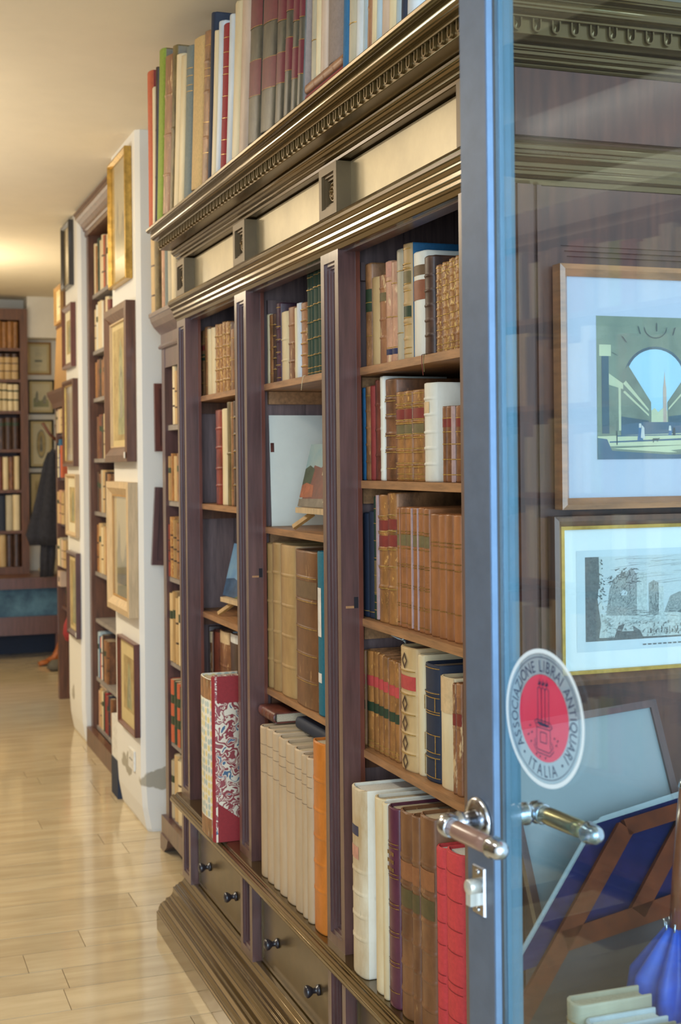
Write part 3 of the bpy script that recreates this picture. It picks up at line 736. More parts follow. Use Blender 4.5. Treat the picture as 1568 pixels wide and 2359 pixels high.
def cover_mb(w, h, d, bands, b, rng):
    """boards and rounded spine in one shell; spine towards -x at x=0"""
    t = min(.0035, w*.18); arc = spine_arc(w, b)
    outer = [(d, w/2)] + arc + [(d, -w/2)]
    inner = [(d, w/2-t)] + [(x+t if x < b*.99 else x+t*.3, y*(w/2-t)/(w/2)) for x, y in arc] + [(d, -(w/2-t))]
    lev = [(0, 0), (.004, .0006)]
    bh = min(.0042, h*.016); rise = min(.0024, w*.05)
    for f in sorted(bands):
        z = f*h; lev += [(z-bh-.0015, 0), (z-bh, .0001), (z-bh*.6, rise*.8), (z-bh*.2, rise), (z+bh*.2, rise), (z+bh*.6, rise*.8), (z+bh, .0001), (z+bh+.0015, 0)]
    lev += [(h*.5+.0001, 0)] if not bands else []
    lev += [(h-.004, .0006), (h, 0)]
    lev.sort()
    mb = MB(); n = len(outer); ro = []; ri = []
    for z, r in lev:
        top = z >= h-.001
        ring = []
        for i, (x, y) in enumerate(outer):
            q = (x, y)
            if 0 < i < n-1:
                nx = -math.sin(PI*(i-1)/6); q = (x+nx*r, y)
            zz = z
            if top and 1 < i < n-2: zz = z-rng.random()*min(.004, h*.012)
            ring.append((q[0], q[1], zz))
        ro.append(ring)
        ri.append([(x, y, z) for x, y in inner])
    mb.sweep(ro, closed=False, caps=False, sm=True)
    k0 = len(mb.v); mb.sweep([ri[0], ri[-1]], closed=False, caps=False)
    m = len(lev)
    for i in range(n-1):                                     # top and bottom rims
        mb.f.append([(m-1)*n+i, (m-1)*n+i+1, k0+n+i+1, k0+n+i]); mb.m.append(0); mb.smooth.append(False)
        mb.f.append([i, i+1, k0+i+1, k0+i]); mb.m.append(0); mb.smooth.append(False)
    for i in (0, n-1):
        for a in range(m-1):
            pass
        mb.f.append([a*n+i for a in range(m)] + [k0+n+i, k0+i]); mb.m.append(0); mb.smooth.append(False)
    # boards take the second material
    for fi, f in enumerate(mb.f):
        ys = [abs(mb.v[j][1]) for j in f]; xs = [mb.v[j][0] for j in f]
        if max(xs) > d-.001: mb.m[fi] = 1
    return mb, t
def strip(mb, w, b, z0, z1, off, k=.96, mi=0, rise=0, i0=1, i1=7):
    a = spine_arc(w, b, 8, 1)
    lo = []; hi = []
    for i, (x, y) in enumerate(a):
        if not i0 <= i <= i1: continue
        nx = -math.sin(PI*i/8); ny = math.cos(PI*i/8)
        p = (x+nx*(off+rise), y+ny*off*.5)
        lo.append((p[0], p[1], z0)); hi.append((p[0], p[1], z1))
    n = len(lo)
    mb.add(lo+hi, [(i, i+1, n+i+1, n+i) for i in range(n-1)], mi, True)
ORD = ['first', 'second', 'third', 'fourth', 'fifth', 'sixth', 'seventh', 'eighth', 'ninth', 'tenth', 'eleventh', 'twelfth', 'thirteenth', 'fourteenth', 'fifteenth', 'sixteenth', 'seventeenth', 'eighteenth', 'nineteenth', 'twentieth']
def book(style, w, h, d, loc, label=None, group=None, lean=0, yaw=0, rng=random, simple=False, rot=None):
    desc, sm, bm_, bands, gilt, patches = S[style]
    if style == 'redbandset':
        o_ = rng.uniform(-.06, .06); patches = tuple((a+o_, c+o_+rng.uniform(-.03, .03), m) for a, c, m in patches); gilt = tuple(z for p_ in patches for z in p_[:2])
    b = min(.012, w*.26)
    t = thing('book', label, 'book', loc, rot or (math.radians(lean), 0, math.radians(yaw)), group)
    wc = w*math.cos(math.radians(lean))-.0005
    mb, th = cover_mb(wc, h, d, bands, b, rng)
    mb.build('cover', [M[sm], M[bm_]], t)
    ip = b+.004
    white = sm in ('white', 'whiteb', 'paleb', 'brightred', 'stained', 'teal')
    MB().box(ip, d-.004, -(wc/2-th-.0002), wc/2-th-.0002, .003, h-.005-rng.random()*.002).build('page_block', PAPERWHITE if white else PAPER, t)
    for z0, z1, m in patches:
        q = MB(); strip(q, wc, b, z0*h+.0004, z1*h-.0004, .0008, **({'i0': 2, 'i1': 5} if style in ('tallvellum', 'bigvellum', 'teal') else {})); q.build('title_patch', M[m], t)
    if gilt:
        q = MB()
        for f in gilt:
            near = any(abs(f-bb)*h < .006 for bb in bands)
            strip(q, wc, b, f*h-.0009, f*h+.0009, .0012, rise=min(.0024, wc*.05) if near else 0)
        stuff(q.build('gilt_lines', GILTDARK if style in ('sixvol', 'plaingilt', 'redbandset', 'maroon') else GILTLINE, t))
    return t
ROWTXT = {'n1': 'top shelf, near bay', 'n2': 'second shelf, near bay', 'n3': 'third shelf, near bay', 'n4': 'fourth shelf, near bay', 'n5': 'bottom ledge, near bay',
 'm1': 'top shelf, middle bay', 'm3': 'third shelf, middle bay', 'm4': 'bottom ledge, middle bay',
 'f1': 'top shelf, far bay', 'f2': 'second shelf, far bay', 'f4': 'behind far bay folios', 'f5': 'ledge of far bay',
 't1': 'atop carved bookcase', 't2': 'cornice top, door side'}
DEPTH = {'n1': .15, 'n2': .16, 'n3': .19, 'n4': .19, 'n5': .27, 'm1': .14, 'm3': .27, 'm4': .27, 'f1': .14, 'f2': .16, 'f4': .26, 'f5': .118, 't1': .24, 't2': .24}
LONG = {}
for rn, (X, L) in ROWS.items():
    rng = random.Random(hash(rn) % 1000 if False else sum(map(ord, rn)))
    for i, (y, w, h, st, dx, lean, z) in enumerate(L):
        d = DEPTH[rn]*rng.uniform(.92, 1.06) if rn != 'f5' else DEPTH[rn]
        if st in ('bigvellum', 'tallvellum', 'leatherband', 'white2lab', 'gildgreen', 'creamvellum'): d *= 1.25
        lab = f"{S[st][0]}, {ORD[i]} from far end, {ROWTXT[rn]}"
        g = {'sixvol': 'reddish tan set', 'plaingilt': 'plain tan set', 'redgreen': 'red and green patched set', 'giltset': 'gilt calf set', 'greengilt': 'dark green set', 'paperwrap': 'paper wrapped folios', 'redbandset': 'maroon banded set'}.get(st, 'books on the '+ROWTXT[rn])
        o = book(st, w, h, d, (X-dx, y, z+.0004+w*.5*math.sin(math.radians(lean))), lab, g, lean, rng=rng)
        wc = w-.0005; b = min(.012, wc*.26)
        if st == 'diamond':
            for f in (.07, .22, .38, .54, .89):
                q = MB(); zc = f*h; r = .017; r2 = .010
                P = [(-.0016, 0, zc+r), (-.0016, .014, zc), (-.0016, 0, zc-r), (-.0016, -.014, zc), (-.0016, 0, zc+r2), (-.0016, .008, zc), (-.0016, 0, zc-r2), (-.0016, -.008, zc)]
                q.add(P, [(0, 1, 5, 4), (1, 2, 6, 5), (2, 3, 7, 6), (3, 0, 4, 7)])
                q.build('diamond_ornament', M['dark'], o)
        if st == 'marbled':                                  # leather corners on the board that shows
            for s in (-1, 1):
                yb = s*(w/2-.0002)
                for z0, z1, z2 in ((0, .11, .03), (h, h-.075, h-.075)):
                    q = MB(); q.add([(.012, yb, z0), (d, yb, z0), (d, yb, z2), (.012, yb, z1), (.012, yb+s*.0006, z0), (d, yb+s*.0006, z0), (d, yb+s*.0006, z2), (.012, yb+s*.0006, z1)], [(0, 1, 2, 3), (4, 5, 6, 7), (0, 1, 5, 4), (1, 2, 6, 5), (2, 3, 7, 6), (3, 0, 4, 7)])
                    q.build('corner_leather', M['crimson'], o)
        if st == 'navygilt':
            q = MB()
            for f0, f1 in ((.25, .40), (.60, .72), (.04, .21)):
                for yy in (-.35, .35):
                    a = yy*wc; q.box(-.0004, .0008, a-.0006, a+.0006, f0*h, f1*h)
            stuff(q.build('gilt_rectangle', GILTLINE, o))
        if st == 'maroon':
            q = MB(); rr = random.Random(4)
            for r_ in range(3):
                for c_ in range(4):
                    z0 = h*(.76-r_*.04); a = (-.28+.16*c_)*wc
                    q.box(-.0006, .0006, a, a+.004, z0, z0+.007)
            stuff(q.build('gilt_lettering', GILTDARK, o))
        if st == 'paperwrap':                                # hand-ruled lines on the wrappers
            q = MB()
            for f in (.70, .82, .885): strip(q, wc, b, f*h-.0005, f*h+.0005, .0008)
            stuff(q.build('ink_lines', mat('faded ink', (112, 92, 74), .8), o))
        if st == 'redalbum':
            q = MB()
            for f in (.2, .33, .37, .52, .63, .77, .9): strip(q, wc, b, f*h-.0008, f*h+.0008, .0008)
            stuff(q.build('dark_lines', mat('dark red stamping', (150, 40, 44), .6), o))
        if st in ('tanred', 'sixvol') and i in (3, 8, 9):
            q = MB(); q.box(-.0016, .004, wc*.32, wc*.47, .004, h-.002); q.build('tape', M['ribbon'], o)
# the pale slipcased volumes standing on two flat books, on top of the cornice
FX = 1.005
def flat_book(style, w, h, d, x, y, z, lab, g=None, yaw=0):
    """a book lying on its board: spine towards the aisle, thickness upwards"""
    return book(style, w, h, d, (x, y, z), lab, g, rot=(PI/2, 0, math.radians(yaw)))
flat_book('redcloth', .022, .24, .17, .90, 2.708, 2.2555+.0112, 'red cloth book lying flat on the cornice under pale volumes', 'flat books on the cornice')
flat_book('wornbrown', .02, .235, .175, .898, 2.702, 2.2555+.0224+.0104, 'scuffed brown book lying flat on a red book', 'flat books on the cornice')
zb = 2.2555+.0224+.0206
for y, w, st, lab in ((2.672, .03, 'greycream', 'slim greyish volume standing on flat books above the cornice'), (2.642, .028, 'creamplain', 'slim cream volume standing on flat books above the cornice'), (2.611, .03, 'pinktan', 'slim pinkish volume standing on flat books above the cornice')):
    book(st, w, .33, .2, (.905, y, zb+.0012), lab, 'pale volumes on flat books', 4)
S['greybox'] = ('grey cloth album', 'greycloth', 'greycloth', (), (), ())
book('greybox', .09, .36, .25, (.905, 2.546, zb+.0035), 'big grey cloth album standing on flat books above the cornice', 'pale volumes on flat books', 4)
# two books lying across the tops of the paper folios
flat_book('redbrown', .028, .14, .1, 1.0, 3.455, .8275+.0142, 'small reddish brown book lying on the paper wrapped folios', 'books lying on folios')
flat_book('navycloth', .03, .28, .2, 1.035, 3.24, .8275+.0152, 'large navy book lying on the paper wrapped folios', 'books lying on folios')
# ================================================================ small paintings on easels, backing board
def easel_painting(x, y, z, w, h, label_p, label_e, mats, polys, yaw=0, ez=.05):
    """a little table easel with a panel painting leaning on its ledge; faces the aisle"""
    e = thing('table_easel', label_e, 'easel', (x, y, z), (0, 0, math.radians(yaw)), 'small table easels')
    zl = ez; tn = math.tan(math.radians(14))
    MB().bar((-.012, -w*.40, zl), (-.012, w*.40, zl), .022, .014).build('ledge', PALEWOOD, e)
    for s in (-1, 1):
        MB().bar((-.034, s*w*.36, .0065), (.004+zl*tn*.2, s*w*.26, zl-.0075), .012, .010, (1, 0, 0)).build('leg', OAKWOOD, e)
        MB().bar((.012, s*w*.26, zl-.0065), (.020+h*.9*tn, s*w*.20, zl+h*.9), .010, .008, (1, 0, 0)).build('upright', OAKWOOD, e)
    MB().bar((.022+h*.8*tn, 0, zl+h*.8), (.115, 0, .006), .010, .008, (1, 0, 0)).build('rear_leg', OAKWOOD, e)
    p = thing('small_painting', label_p, 'painting', (x, y, z+zl+.0075), (0, math.radians(14), math.radians(yaw)), 'small paintings on easels')
    p.rotation_euler = (Matrix.Rotation(math.radians(yaw), 3, 'Z') @ Matrix.Rotation(math.radians(14), 3, 'Y')).to_euler()
    MB().box(-.003, .003, -w/2, w/2, 0, h).build('board', OAKWOOD, p)
    q = MB()
    for k, (mi, pts) in enumerate(polys):
        xx = -.0032-.00012*k; n = len(pts)
        q.add([(xx, w/2-u*w, v*h) for u, v in pts], [tuple(range(n))], mi)
    q.build('paint_layer', mats, p)
pm = lambda n, c, c2=None, s=30: mat(n, c, .55, .3, s, rgb2=c2, bump=.1)
SKY = pm('painted blue sky', (92, 134, 176), (124, 160, 186), 14); SKY2 = pm('painted pale sky', (128, 160, 168), (160, 176, 170), 12)
PM = [SKY, pm('painted dark blue hills', (62, 92, 126)), pm('painted green bank', (96, 112, 70)), pm('painted ochre house', (190, 150, 96)), SKY2, pm('painted rust roofs', (128, 76, 62), (104, 68, 60)), pm('painted foliage', (72, 86, 62)), pm('painted orange bush', (178, 104, 70)), pm('painted grey road', (140, 128, 110)), pm('painted cream wall', (206, 190, 156))]
easel_painting(1.085, 3.90, 1.030, .36, .165, 'small blue seascape painting on easel in the far bay', 'small pale easel holding the blue seascape in the far bay', PM,
    [(0, [(0, 0), (1, 0), (1, 1), (0, 1)]), (1, [(0, .0), (1, 0), (1, .24), (.7, .30), (.45, .26), (.2, .36), (0, .32)]), (2, [(.3, .0), (1, 0), (1, .12), (.5, .14)]), (3, [(.62, .14), (.74, .14), (.74, .3), (.68, .36), (.62, .3)]), (1, [(.1, .05), (.25, .05), (.25, .12), (.1, .12)])], 4)
easel_painting(1.085, 3.14, 1.328, .36, .165, 'small painting of red roofed houses on easel in the middle bay', 'small pale easel holding the red roofed houses painting', PM,
    [(4, [(0, 0), (1, 0), (1, 1), (0, 1)]), (5, [(.05, .1), (1, .1), (1, .8), (.8, .86), (.62, .72), (.4, .78), (.3, .62), (.16, .66)]), (6, [(0, .28), (.16, .36), (.18, .6), (.08, .66), (0, .6)]), (7, [(0, .14), (.24, .16), (.22, .34), (.08, .38), (0, .34)]), (8, [(0, 0), (1, 0), (1, .16), (0, .12)]), (9, [(.46, .08), (.6, .08), (.66, .42), (.56, .5), (.5, .34)]), (9, [(.34, .5), (.38, .5), (.38, .58), (.34, .58)])], 3)
BOARDW = mat('off white mount board', (224, 226, 214), .75, .07, 5)
t = thing('mount_board', 'large off white mount board leaning in the middle bay behind an easel', 'board', (1.05, 3.478, 1.3284), (math.radians(-3.2), 0, math.radians(1)))
MB().box(0, .34, -.0015, .0015, 0, .30).build('sheet', BOARDW, t)
MB().box(.002, .012, -.0024, -.0015, .20, .225).build('tape_remnant', M['redbrown'], t)

def thread(pts, lab, m, r=.0006, g='bookmark threads'):
    o = MB().tube(pts, r, 5).build('bookmark_ribbon', m); tag(o, lab, 'bookmark', g)
thread([(1.026, 2.372, 1.7046), (1.0195, 2.372, 1.7035), (1.018, 2.37, 1.69), (1.019, 2.366, 1.664)], 'frayed thread hanging over top shelf of near bay', M['redl'], .0009)
thread([(1.026, 2.362, 1.7046), (1.0195, 2.362, 1.7035), (1.018, 2.362, 1.69), (1.0185, 2.36, 1.67)], 'greenish thread hanging over top shelf of near bay', M['olive'], .0009)
thread([(1.026, 3.10, 1.7106), (1.0195, 3.10, 1.7095), (1.018, 3.105, 1.695), (1.019, 3.115, 1.675)], 'pale thread hanging over top shelf of middle bay', M['cream'], .0009)
for a, b, nm in ((2.575, 2.595, 'first'), (2.555, 2.53, 'second')):
    o = MB().tube([(1.060, 2.566, 1.125), (1.056, (a+2.566)/2, 1.131), (1.046, a, 1.1345), (1.040, b, 1.139)], .0016, 5).build('ribbon_marker', M['paleb']); tag(o, f'pale blue ribbon marker, {nm} of two above diamond tooled book', 'bookmark', 'blue ribbon markers')

# ================================================================ generic open shelving along the shop's right-hand wall
SIMPLE_MATS = {}
def simple_book(name, w, h, d, loc, m, lab, group, rot=(0, 0, 0), band=None, lean=0):
    """a far book, too small to show more: cover and pages in one small mesh with coloured spine bands"""
    mb = MB(); b = min(.012, w*.3)
    segs = sorted([0, 1]+[z for s in (band or ()) for z in s[:2]])
    def colour(f):
        for z0, z1, k in (band or ()):
            if z0 <= f <= z1: return k
        return 0
    arc = spine_arc(w, b, 5)
    for a, c in zip(segs[:-1], segs[1:]):
        k = colour((a+c)/2); n = len(arc)
        mb.add([(x, y, a*h) for x, y in arc]+[(x, y, c*h) for x, y in arc], [(i, i+1, n+i+1, n+i) for i in range(n-1)], k+2 if k else 0, True)
    mb.add([(b, w/2, 0), (d, w/2, 0), (d, w/2, h), (b, w/2, h)], [(0, 1, 2, 3)]); mb.add([(b, -w/2, 0), (d, -w/2, 0), (d, -w/2, h), (b, -w/2, h)], [(0, 1, 2, 3)])
    n = len(arc)
    mb.add([(x, y, h-.003) for x, y in arc]+[(d, -w/2+.002, h-.003), (d, w/2-.002, h-.003)], [tuple(range(n+2))], 1)
    mb.add([(x, y, 0) for x, y in arc]+[(d, -w/2, 0), (d, w/2, 0)], [tuple(range(n+2))], 1)
    mb.add([(d-.002, w/2-.002, 0), (d-.002, -w/2+.002, 0), (d-.002, -w/2+.002, h-.003), (d-.002, w/2-.002, h-.003)], [(0, 1, 2, 3)], 1)
    if lean: rot = (math.radians(lean), rot[1], rot[2])
    o = mb.build(name, [M[m], PAPER]+[M[k] for k in ('Lred', 'Lgreen', 'dark')], None, loc, rot)
    return tag(o, lab, 'book', group)
NICE = {'tan': 'tan', 'brown': 'brown', 'dark': 'dark brown', 'cream': 'cream', 'parch': 'parchment', 'oldparch': 'browned parchment', 'white': 'white', 'green': 'dark green', 'redl': 'red leather', 'honey': 'honey brown', 'greycream': 'greyish', 'navy': 'navy', 'blue': 'blue', 'orangered': 'orange red', 'wrap': 'drab paper', 'pinkp': 'pinkish', 'olive': 'olive', 'redbrown': 'reddish brown', 'paleb': 'pale blue', 'worn': 'scuffed brown', 'teal': 'teal', 'lime': 'lime green', 'maroon': 'maroon', 'bluegrey': 'blue grey', 'redc': 'red cloth', 'pinkt': 'pinkish tan', 'goldbrown': 'gilt brown', 'purple': 'purple brown', 'beigec': 'beige', 'greycloth': 'grey cloth', 'crimson': 'crimson', 'whiteb': 'bluish white', 'plain': 'plain brown', 'stained': 'stained vellum'}
def books_along(spec, x, z, y0, where, d=.17, rng=random, dirn=-1, bands=None):
    """spec: list of (material, thickness, height); laid from y0 towards the door"""
    y = y0
    for i, (m, w, h) in enumerate(spec):
        lab = f"{NICE.get(m, m)} book, {ORD[i]} from far end, {where}"
        bd = bands or (((.62, .74, 1),) if rng.random() < .25 else ((.3, .33, 3), (.6, .63, 3)) if rng.random() < .4 else None)
        simple_book('book', w-.0008, h, d*rng.uniform(.9, 1.05), (x, y-w/2, z+.0005), m, lab, 'books on '+where, band=bd)
        y -= w
def pick(rng, pal, wr, hr, length):
    out = []; t = 0
    while True:
        w = rng.uniform(*wr)
        if t+w > length: return out
        out.append((rng.choice(pal), round(w, 4), round(rng.uniform(*hr), 3))); t += w
OLD = ['tan', 'cream', 'brown', 'parch', 'honey', 'dark', 'greycream', 'oldparch', 'cream', 'redbrown', 'white', 'parch']
def open_shelves(name, label, x, xb, y0, y1, z0, z1, shelves, wood, shelfm, st=.045, shx=.012, parts=None, top=True):
    """uprights, boards and shelves; front plane at x, back at xb, from y0 (door side) to y1"""
    o = thing(name, label, 'bookcase', (x, (y0+y1)/2, 0)); off = Vector((x, (y0+y1)/2, 0))
    def p(n, mb, m):
        q = mb.build(n, m, o); q.location = -off; return q
    p('side_board', MB().box(x, xb, y1-st, y1, z0, z1), wood); p('side_board', MB().box(x, xb, y0, y0+st, z0, z1), wood)
    p('back_board', MB().box(xb-.012, xb, y0+st, y1-st, z0, z1), INWOOD)
    if top: p('top_board', MB().box(x, xb-.012, y0+st, y1-st, z1-.03, z1), wood)
    for z in shelves: p('shelf', MB().box(x+shx, xb-.012, y0+st+.0005, y1-st-.0005, z-.02, z), shelfm)
    return o, p
# ---- narrow bookcase next to the carved one
o, P = open_shelves('narrow_bookcase', 'narrow dark bookcase with flared cornice beside the white pillar', 1.12, 1.57, 4.30, 5.17, .075, 1.99, (1.648, 1.358, 1.066, .743, .432, .14), DARKWOOD, SHELFGREY, .05)
P('fascia', MB().box(1.122, 1.14, 4.35, 5.12, 1.87, 1.96), DARKWOOD)
prof = [(1.57, 1.945), (1.112, 1.945), (1.108, 1.952), (1.112, 1.96), (1.118, 1.965), (1.118, 2.0), (1.11, 2.01), (1.094, 2.03), (1.084, 2.05), (1.080, 2.066), (1.076, 2.068), (1.076, 2.083), (1.57, 2.083)]
P('cornice', MB().sweep([[(a, 4.30, b) for a, b in prof], [(a, 5.17+(1.12-max(a, 1.076))*(1 if a < 1.12 else 0)*.6, b) for a, b in prof]]), DARKWOOD)
P('base_board', MB().box(1.105, 1.14, 4.30, 5.19, .06, .13), DARKWOOD)
for ya, yb in ((5.06, 5.19), (4.30, 4.42)):
    P('bracket_foot', MB().sweep([[(1.10, ya, .06), (1.10, yb, .06), (1.10, yb, .0008), (1.10, yb-.06, .0008), (1.10, ya+.02, .03)], [(1.20, ya, .06), (1.20, yb, .06), (1.20, yb, .0008), (1.20, yb-.06, .0008), (1.20, ya+.02, .03)]]), DARKWOOD)
rng = random.Random(3)
NB = 'narrow bookcase'
books_along([('cream', .03, .22), ('parch', .04, .20), ('brown', .04, .21), ('cream', .03, .2)], 1.126, 1.648, 5.02, 'first shelf of '+NB)
books_along([('oldparch', .05, .17), ('honey', .05, .18), ('parch', .05, .17), ('tan', .05, .18), ('oldparch', .05, .17)], 1.126, 1.358, 5.116, 'second shelf of '+NB)
books_along([('redl', .02, .2), ('goldbrown', .05, .23), ('oldparch', .06, .22), ('tan', .05, .21), ('brown', .05, .22)], 1.126, 1.066, 5.116, 'third shelf of '+NB, bands=((.28, .31, 3), (.48, .51, 3), (.68, .71, 3)))
books_along([('parch', .05, .26), ('oldparch', .05, .27), ('parch', .05, .25), ('cream', .05, .26), ('parch', .05, .26)], 1.126, .743, 5.116, 'fourth shelf of '+NB)
books_along([('orangered', .06, .24), ('green', .05, .24), ('orangered', .05, .24), ('green', .05, .23)], 1.126, .432, 5.116, 'fifth shelf of '+NB, bands=((.28, .42, 1), (.62, .76, 1)))
books_along([('greycream', .05, .22), ('parch', .06, .25), ('cream', .06, .24), ('parch', .05, .23)], 1.126, .14, 5.116, 'lowest shelf of '+NB)
TOPN = 'narrow bookcase'
for y, w, h, m, lab in ((5.175, .07, .33, 'parch', 'cream ribbed paper box on narrow bookcase beside pillar'), (5.112, .04, .335, 'olive', 'shiny olive gold volume on top of narrow bookcase'), (5.055, .05, .30, 'pinkt', 'pinkish red volume on top of narrow bookcase'), (5.0, .045, .30, 'bluegrey', 'pale greenish volume on top of narrow bookcase'), (4.945, .05, .30, 'greycream', 'greyish volume on top of narrow bookcase'), (4.885, .05, .29, 'cream', 'cream volume on top of narrow bookcase, door side')):
    simple_book('book', w, h, .22, (1.085 if y > 5.1 else 1.10, y, 2.0835), m, lab, 'volumes on top of narrow bookcase', band=((.2, .22, 3), (.55, .57, 3)) if m == 'parch' else None)
# two dark wooden panels hung on the pillar beside it
for x0, x1, z0, z1, tilt, lab in ((1.135, 1.30, 1.55, 1.825, 0, 'reddish brown wooden plaque hung high on pillar beside narrow bookcase'), (1.115, 1.32, 1.085, 1.40, 3.5, 'dark brown wooden plaque hung askew low on pillar beside narrow bookcase')):
    t = thing('wooden_plaque', lab, 'plaque', ((x0+x1)/2, 5.385, z0), (math.radians(-1.5), math.radians(tilt), 0), 'wooden panels on the pillar')
    w = x1-x0
    MB().box(-w/2, w/2, -.008, .008, 0, z1-z0).build('board', REDWOOD if tilt == 0 else DARKWOOD, t)
    mb = MB()
    for a, b, c, d in ((-w/2, -w/2+.02, 0, z1-z0), (w/2-.02, w/2, 0, z1-z0), (-w/2+.02, w/2-.02, 0, .02), (-w/2+.02, w/2-.02, z1-z0-.02, z1-z0)): mb.box(a, b, -.014, -.008, c, d)
    mb.build('rim', REDWOOD if tilt == 0 else DARKWOOD, t)
# ---- tall bookcase between the two pillars
SH4 = (2.40, 2.10, 1.85, 1.53, 1.25, .93, .68, .37, .11)
o, P = open_shelves('tall_bookcase', 'tall brown bookcase reaching the ceiling between two white pillars', 1.17, 1.57, 5.995, 7.265, .0008, 2.80, SH4, MIDWOOD, SHELFGREY, .06, .02)
prof = [(1.57, 2.72), (1.165, 2.72), (1.160, 2.735), (1.163, 2.745), (1.155, 2.752), (1.150, 2.765), (1.138, 2.782), (1.122, 2.80), (1.112, 2.808), (1.110, 2.826), (1.103, 2.829), (1.103, 2.84), (1.57, 2.84)]
P('cornice', MB().sweep([[(a, 5.995, b) for a, b in prof], [(a, 7.265, b) for a, b in prof]]), MIDWOOD)
P('base_board', MB().box(1.145, 1.18, 5.995, 7.262, .001, .095), MIDWOOD)
rng = random.Random(11)
W4 = 'shelf of tall bookcase'
LEV4 = ['first', 'second', 'third', 'fourth', 'fifth', 'sixth', 'seventh', 'eighth', 'ninth']
spec4 = [[('cream', .05, .27), ('honey', .05, .25), ('green', .08, .28), ('cream', .05, .26), ('cream', .06, .28), ('orangered', .04, .27), ('brown', .05, .26), ('cream', .05, .26)],
 [('cream', .05, .22), ('white', .05, .24), ('cream', .06, .25), ('cream', .06, .25), ('white', .05, .24), ('brown', .06, .24), ('cream', .06, .25), ('redl', .05, .23)],
 [], [('brown', .07, .22), ('redbrown', .07, .23), ('dark', .07, .22), ('cream', .06, .23), ('brown', .07, .22), ('honey', .06, .22)],
 [('dark', .06, .21), ('brown', .06, .2), ('greycream', .05, .22), ('parch', .06, .22), ('dark', .07, .21), ('tan', .06, .2)],
 [('honey', .06, .25), ('parch', .07, .26), ('cream', .06, .24), ('parch', .07, .25), ('honey', .06, .25)],
 [], [('paleb', .04, .24), ('blue', .03, .22), ('orangered', .04, .22), ('white', .03, .23), ('dark', .04, .24), ('tan', .06, .22), ('brown', .06, .22)],
 [('pinkt', .05, .19), ('parch', .05, .21), ('cream', .05, .2), ('green', .05, .2), ('crimson', .05, .21), ('redl', .05, .2), ('navy', .05, .21), ('brown', .05, .2)]]
offs = [0, 0, 0, .03, .03, 0, 0, .0, 0]
spec4[2] = [('honey', .06, .19), ('brown', .07, .2), ('dark', .06, .2), ('tan', .06, .19), ('honey', .06, .2), ('cream', .06, .2)]
for k, z in enumerate(SH4):
    if spec4[k]: books_along(spec4[k], 1.195, z, 7.19-offs[k], f'{LEV4[k]} {W4}', .16, rng)
flat_z = .11+.2115
for k, (m, lab) in enumerate((('pinkp', 'pinkish paper bundle lying on lowest books of tall bookcase'),)):
    simple_book('book', .022, .2, .15, (1.20, 7.15, flat_z+.0115), m, lab, 'flat bundles', rot=(PI/2, 0, 0))
t = thing('white_card_box', 'white card box standing at the foot of the tall bookcase', 'box', (1.135, 6.06, .0008))
MB().box(-.05, -.008, -.05, .1, .17, .36).build('card', M['Lwhite'], t); MB().box(-.052, -.006, -.052, .104, 0, .17).build('blue_base', M['navy'], t)

# ================================================================ framed pictures
def picture(name, label, cat, w, h, fw, th, frame_m, mount_m, art, mount=.02, inner=None, loc=None, rot=None, group=None, glass=False, two=False):
    """hangs in its local XZ plane, front towards -Y; origin bottom centre at the back; art = (materials, polygons in 0..1)"""
    t = thing(name, label, cat, loc, rot, group)
    for k, (a, b, c, d) in enumerate(((-w/2, -w/2+fw, 0, h), (w/2-fw, w/2, 0, h), (-w/2, w/2, h-fw, h), (-w/2, w/2, 0, fw))):
        # mitred moulding: outer edge higher than the sight edge
        if k < 2:
            s = 1 if k == 0 else -1; xo, xi = (a, b) if k == 0 else (b, a)
            ring = lambda z, zi: None
            p0 = [(xo, 0, 0), (xo, -th, 0), (xo+s*fw*.45, -th*1.08, fw*.45), (xi, -th*.55, fw), (xi, 0, fw)]
            p1 = [(p[0], p[1], h-p[2]) for p in p0]
        else:
            s = 1 if k == 3 else -1; zo, zi = (c, d) if k == 3 else (d, c)
            p0 = [(-w/2, 0, zo), (-w/2, -th, zo), (-w/2+fw*.45, -th*1.08, zo+s*fw*.45), (-w/2+fw, -th*.55, zi), (-w/2+fw, 0, zi)]
            p1 = [(-p[0], p[1], p[2]) for p in p0]
        MB().sweep([p0, p1]).build('frame_rail', frame_m, t)
    if inner:
        iw = .006; a0, a1, b0, b1 = -w/2+fw-.001, w/2-fw+.001, fw-.001, h-fw+.001; mb = MB()
        for a, b, c, d in ((a0, a0+iw, b0, b1), (a1-iw, a1, b0, b1), (a0+iw, a1-iw, b0, b0+iw), (a0+iw, a1-iw, b1-iw, b1)): mb.box(a, b, -th*.62, -.002, c, d)
        mb.build('inner_slip', inner, t)
    a0, a1, b0, b1 = -w/2+fw, w/2-fw, fw, h-fw
    MB().box(a0-.002, a1+.002, -th*.35, -.0005, b0-.002, b1+.002).build('mount', mount_m, t)
    ms, polys = art
    q = MB(); mx = mount if isinstance(mount, tuple) else (mount, mount)
    x0, x1, z0, z1 = a0+mx[0], a1-mx[0], b0+mx[1], b1-mx[1]
    for k, (mi, pts) in enumerate(polys):
        yy = -th*.35-.0004-min(.00008, .0022/len(polys))*k
        q.add([(x0+u*(x1-x0), yy, z0+v*(z1-z0)) for u, v in pts], [tuple(range(len(pts)))], mi)
    q.build('print', ms, t)
    if glass: MB().box(a0-.001, a1+.001, -th*.5-.001, -th*.5, b0-.001, b1+.001).build('glazing', glass_mat('picture glass', (1, 1, 1), .05), t)
    return t
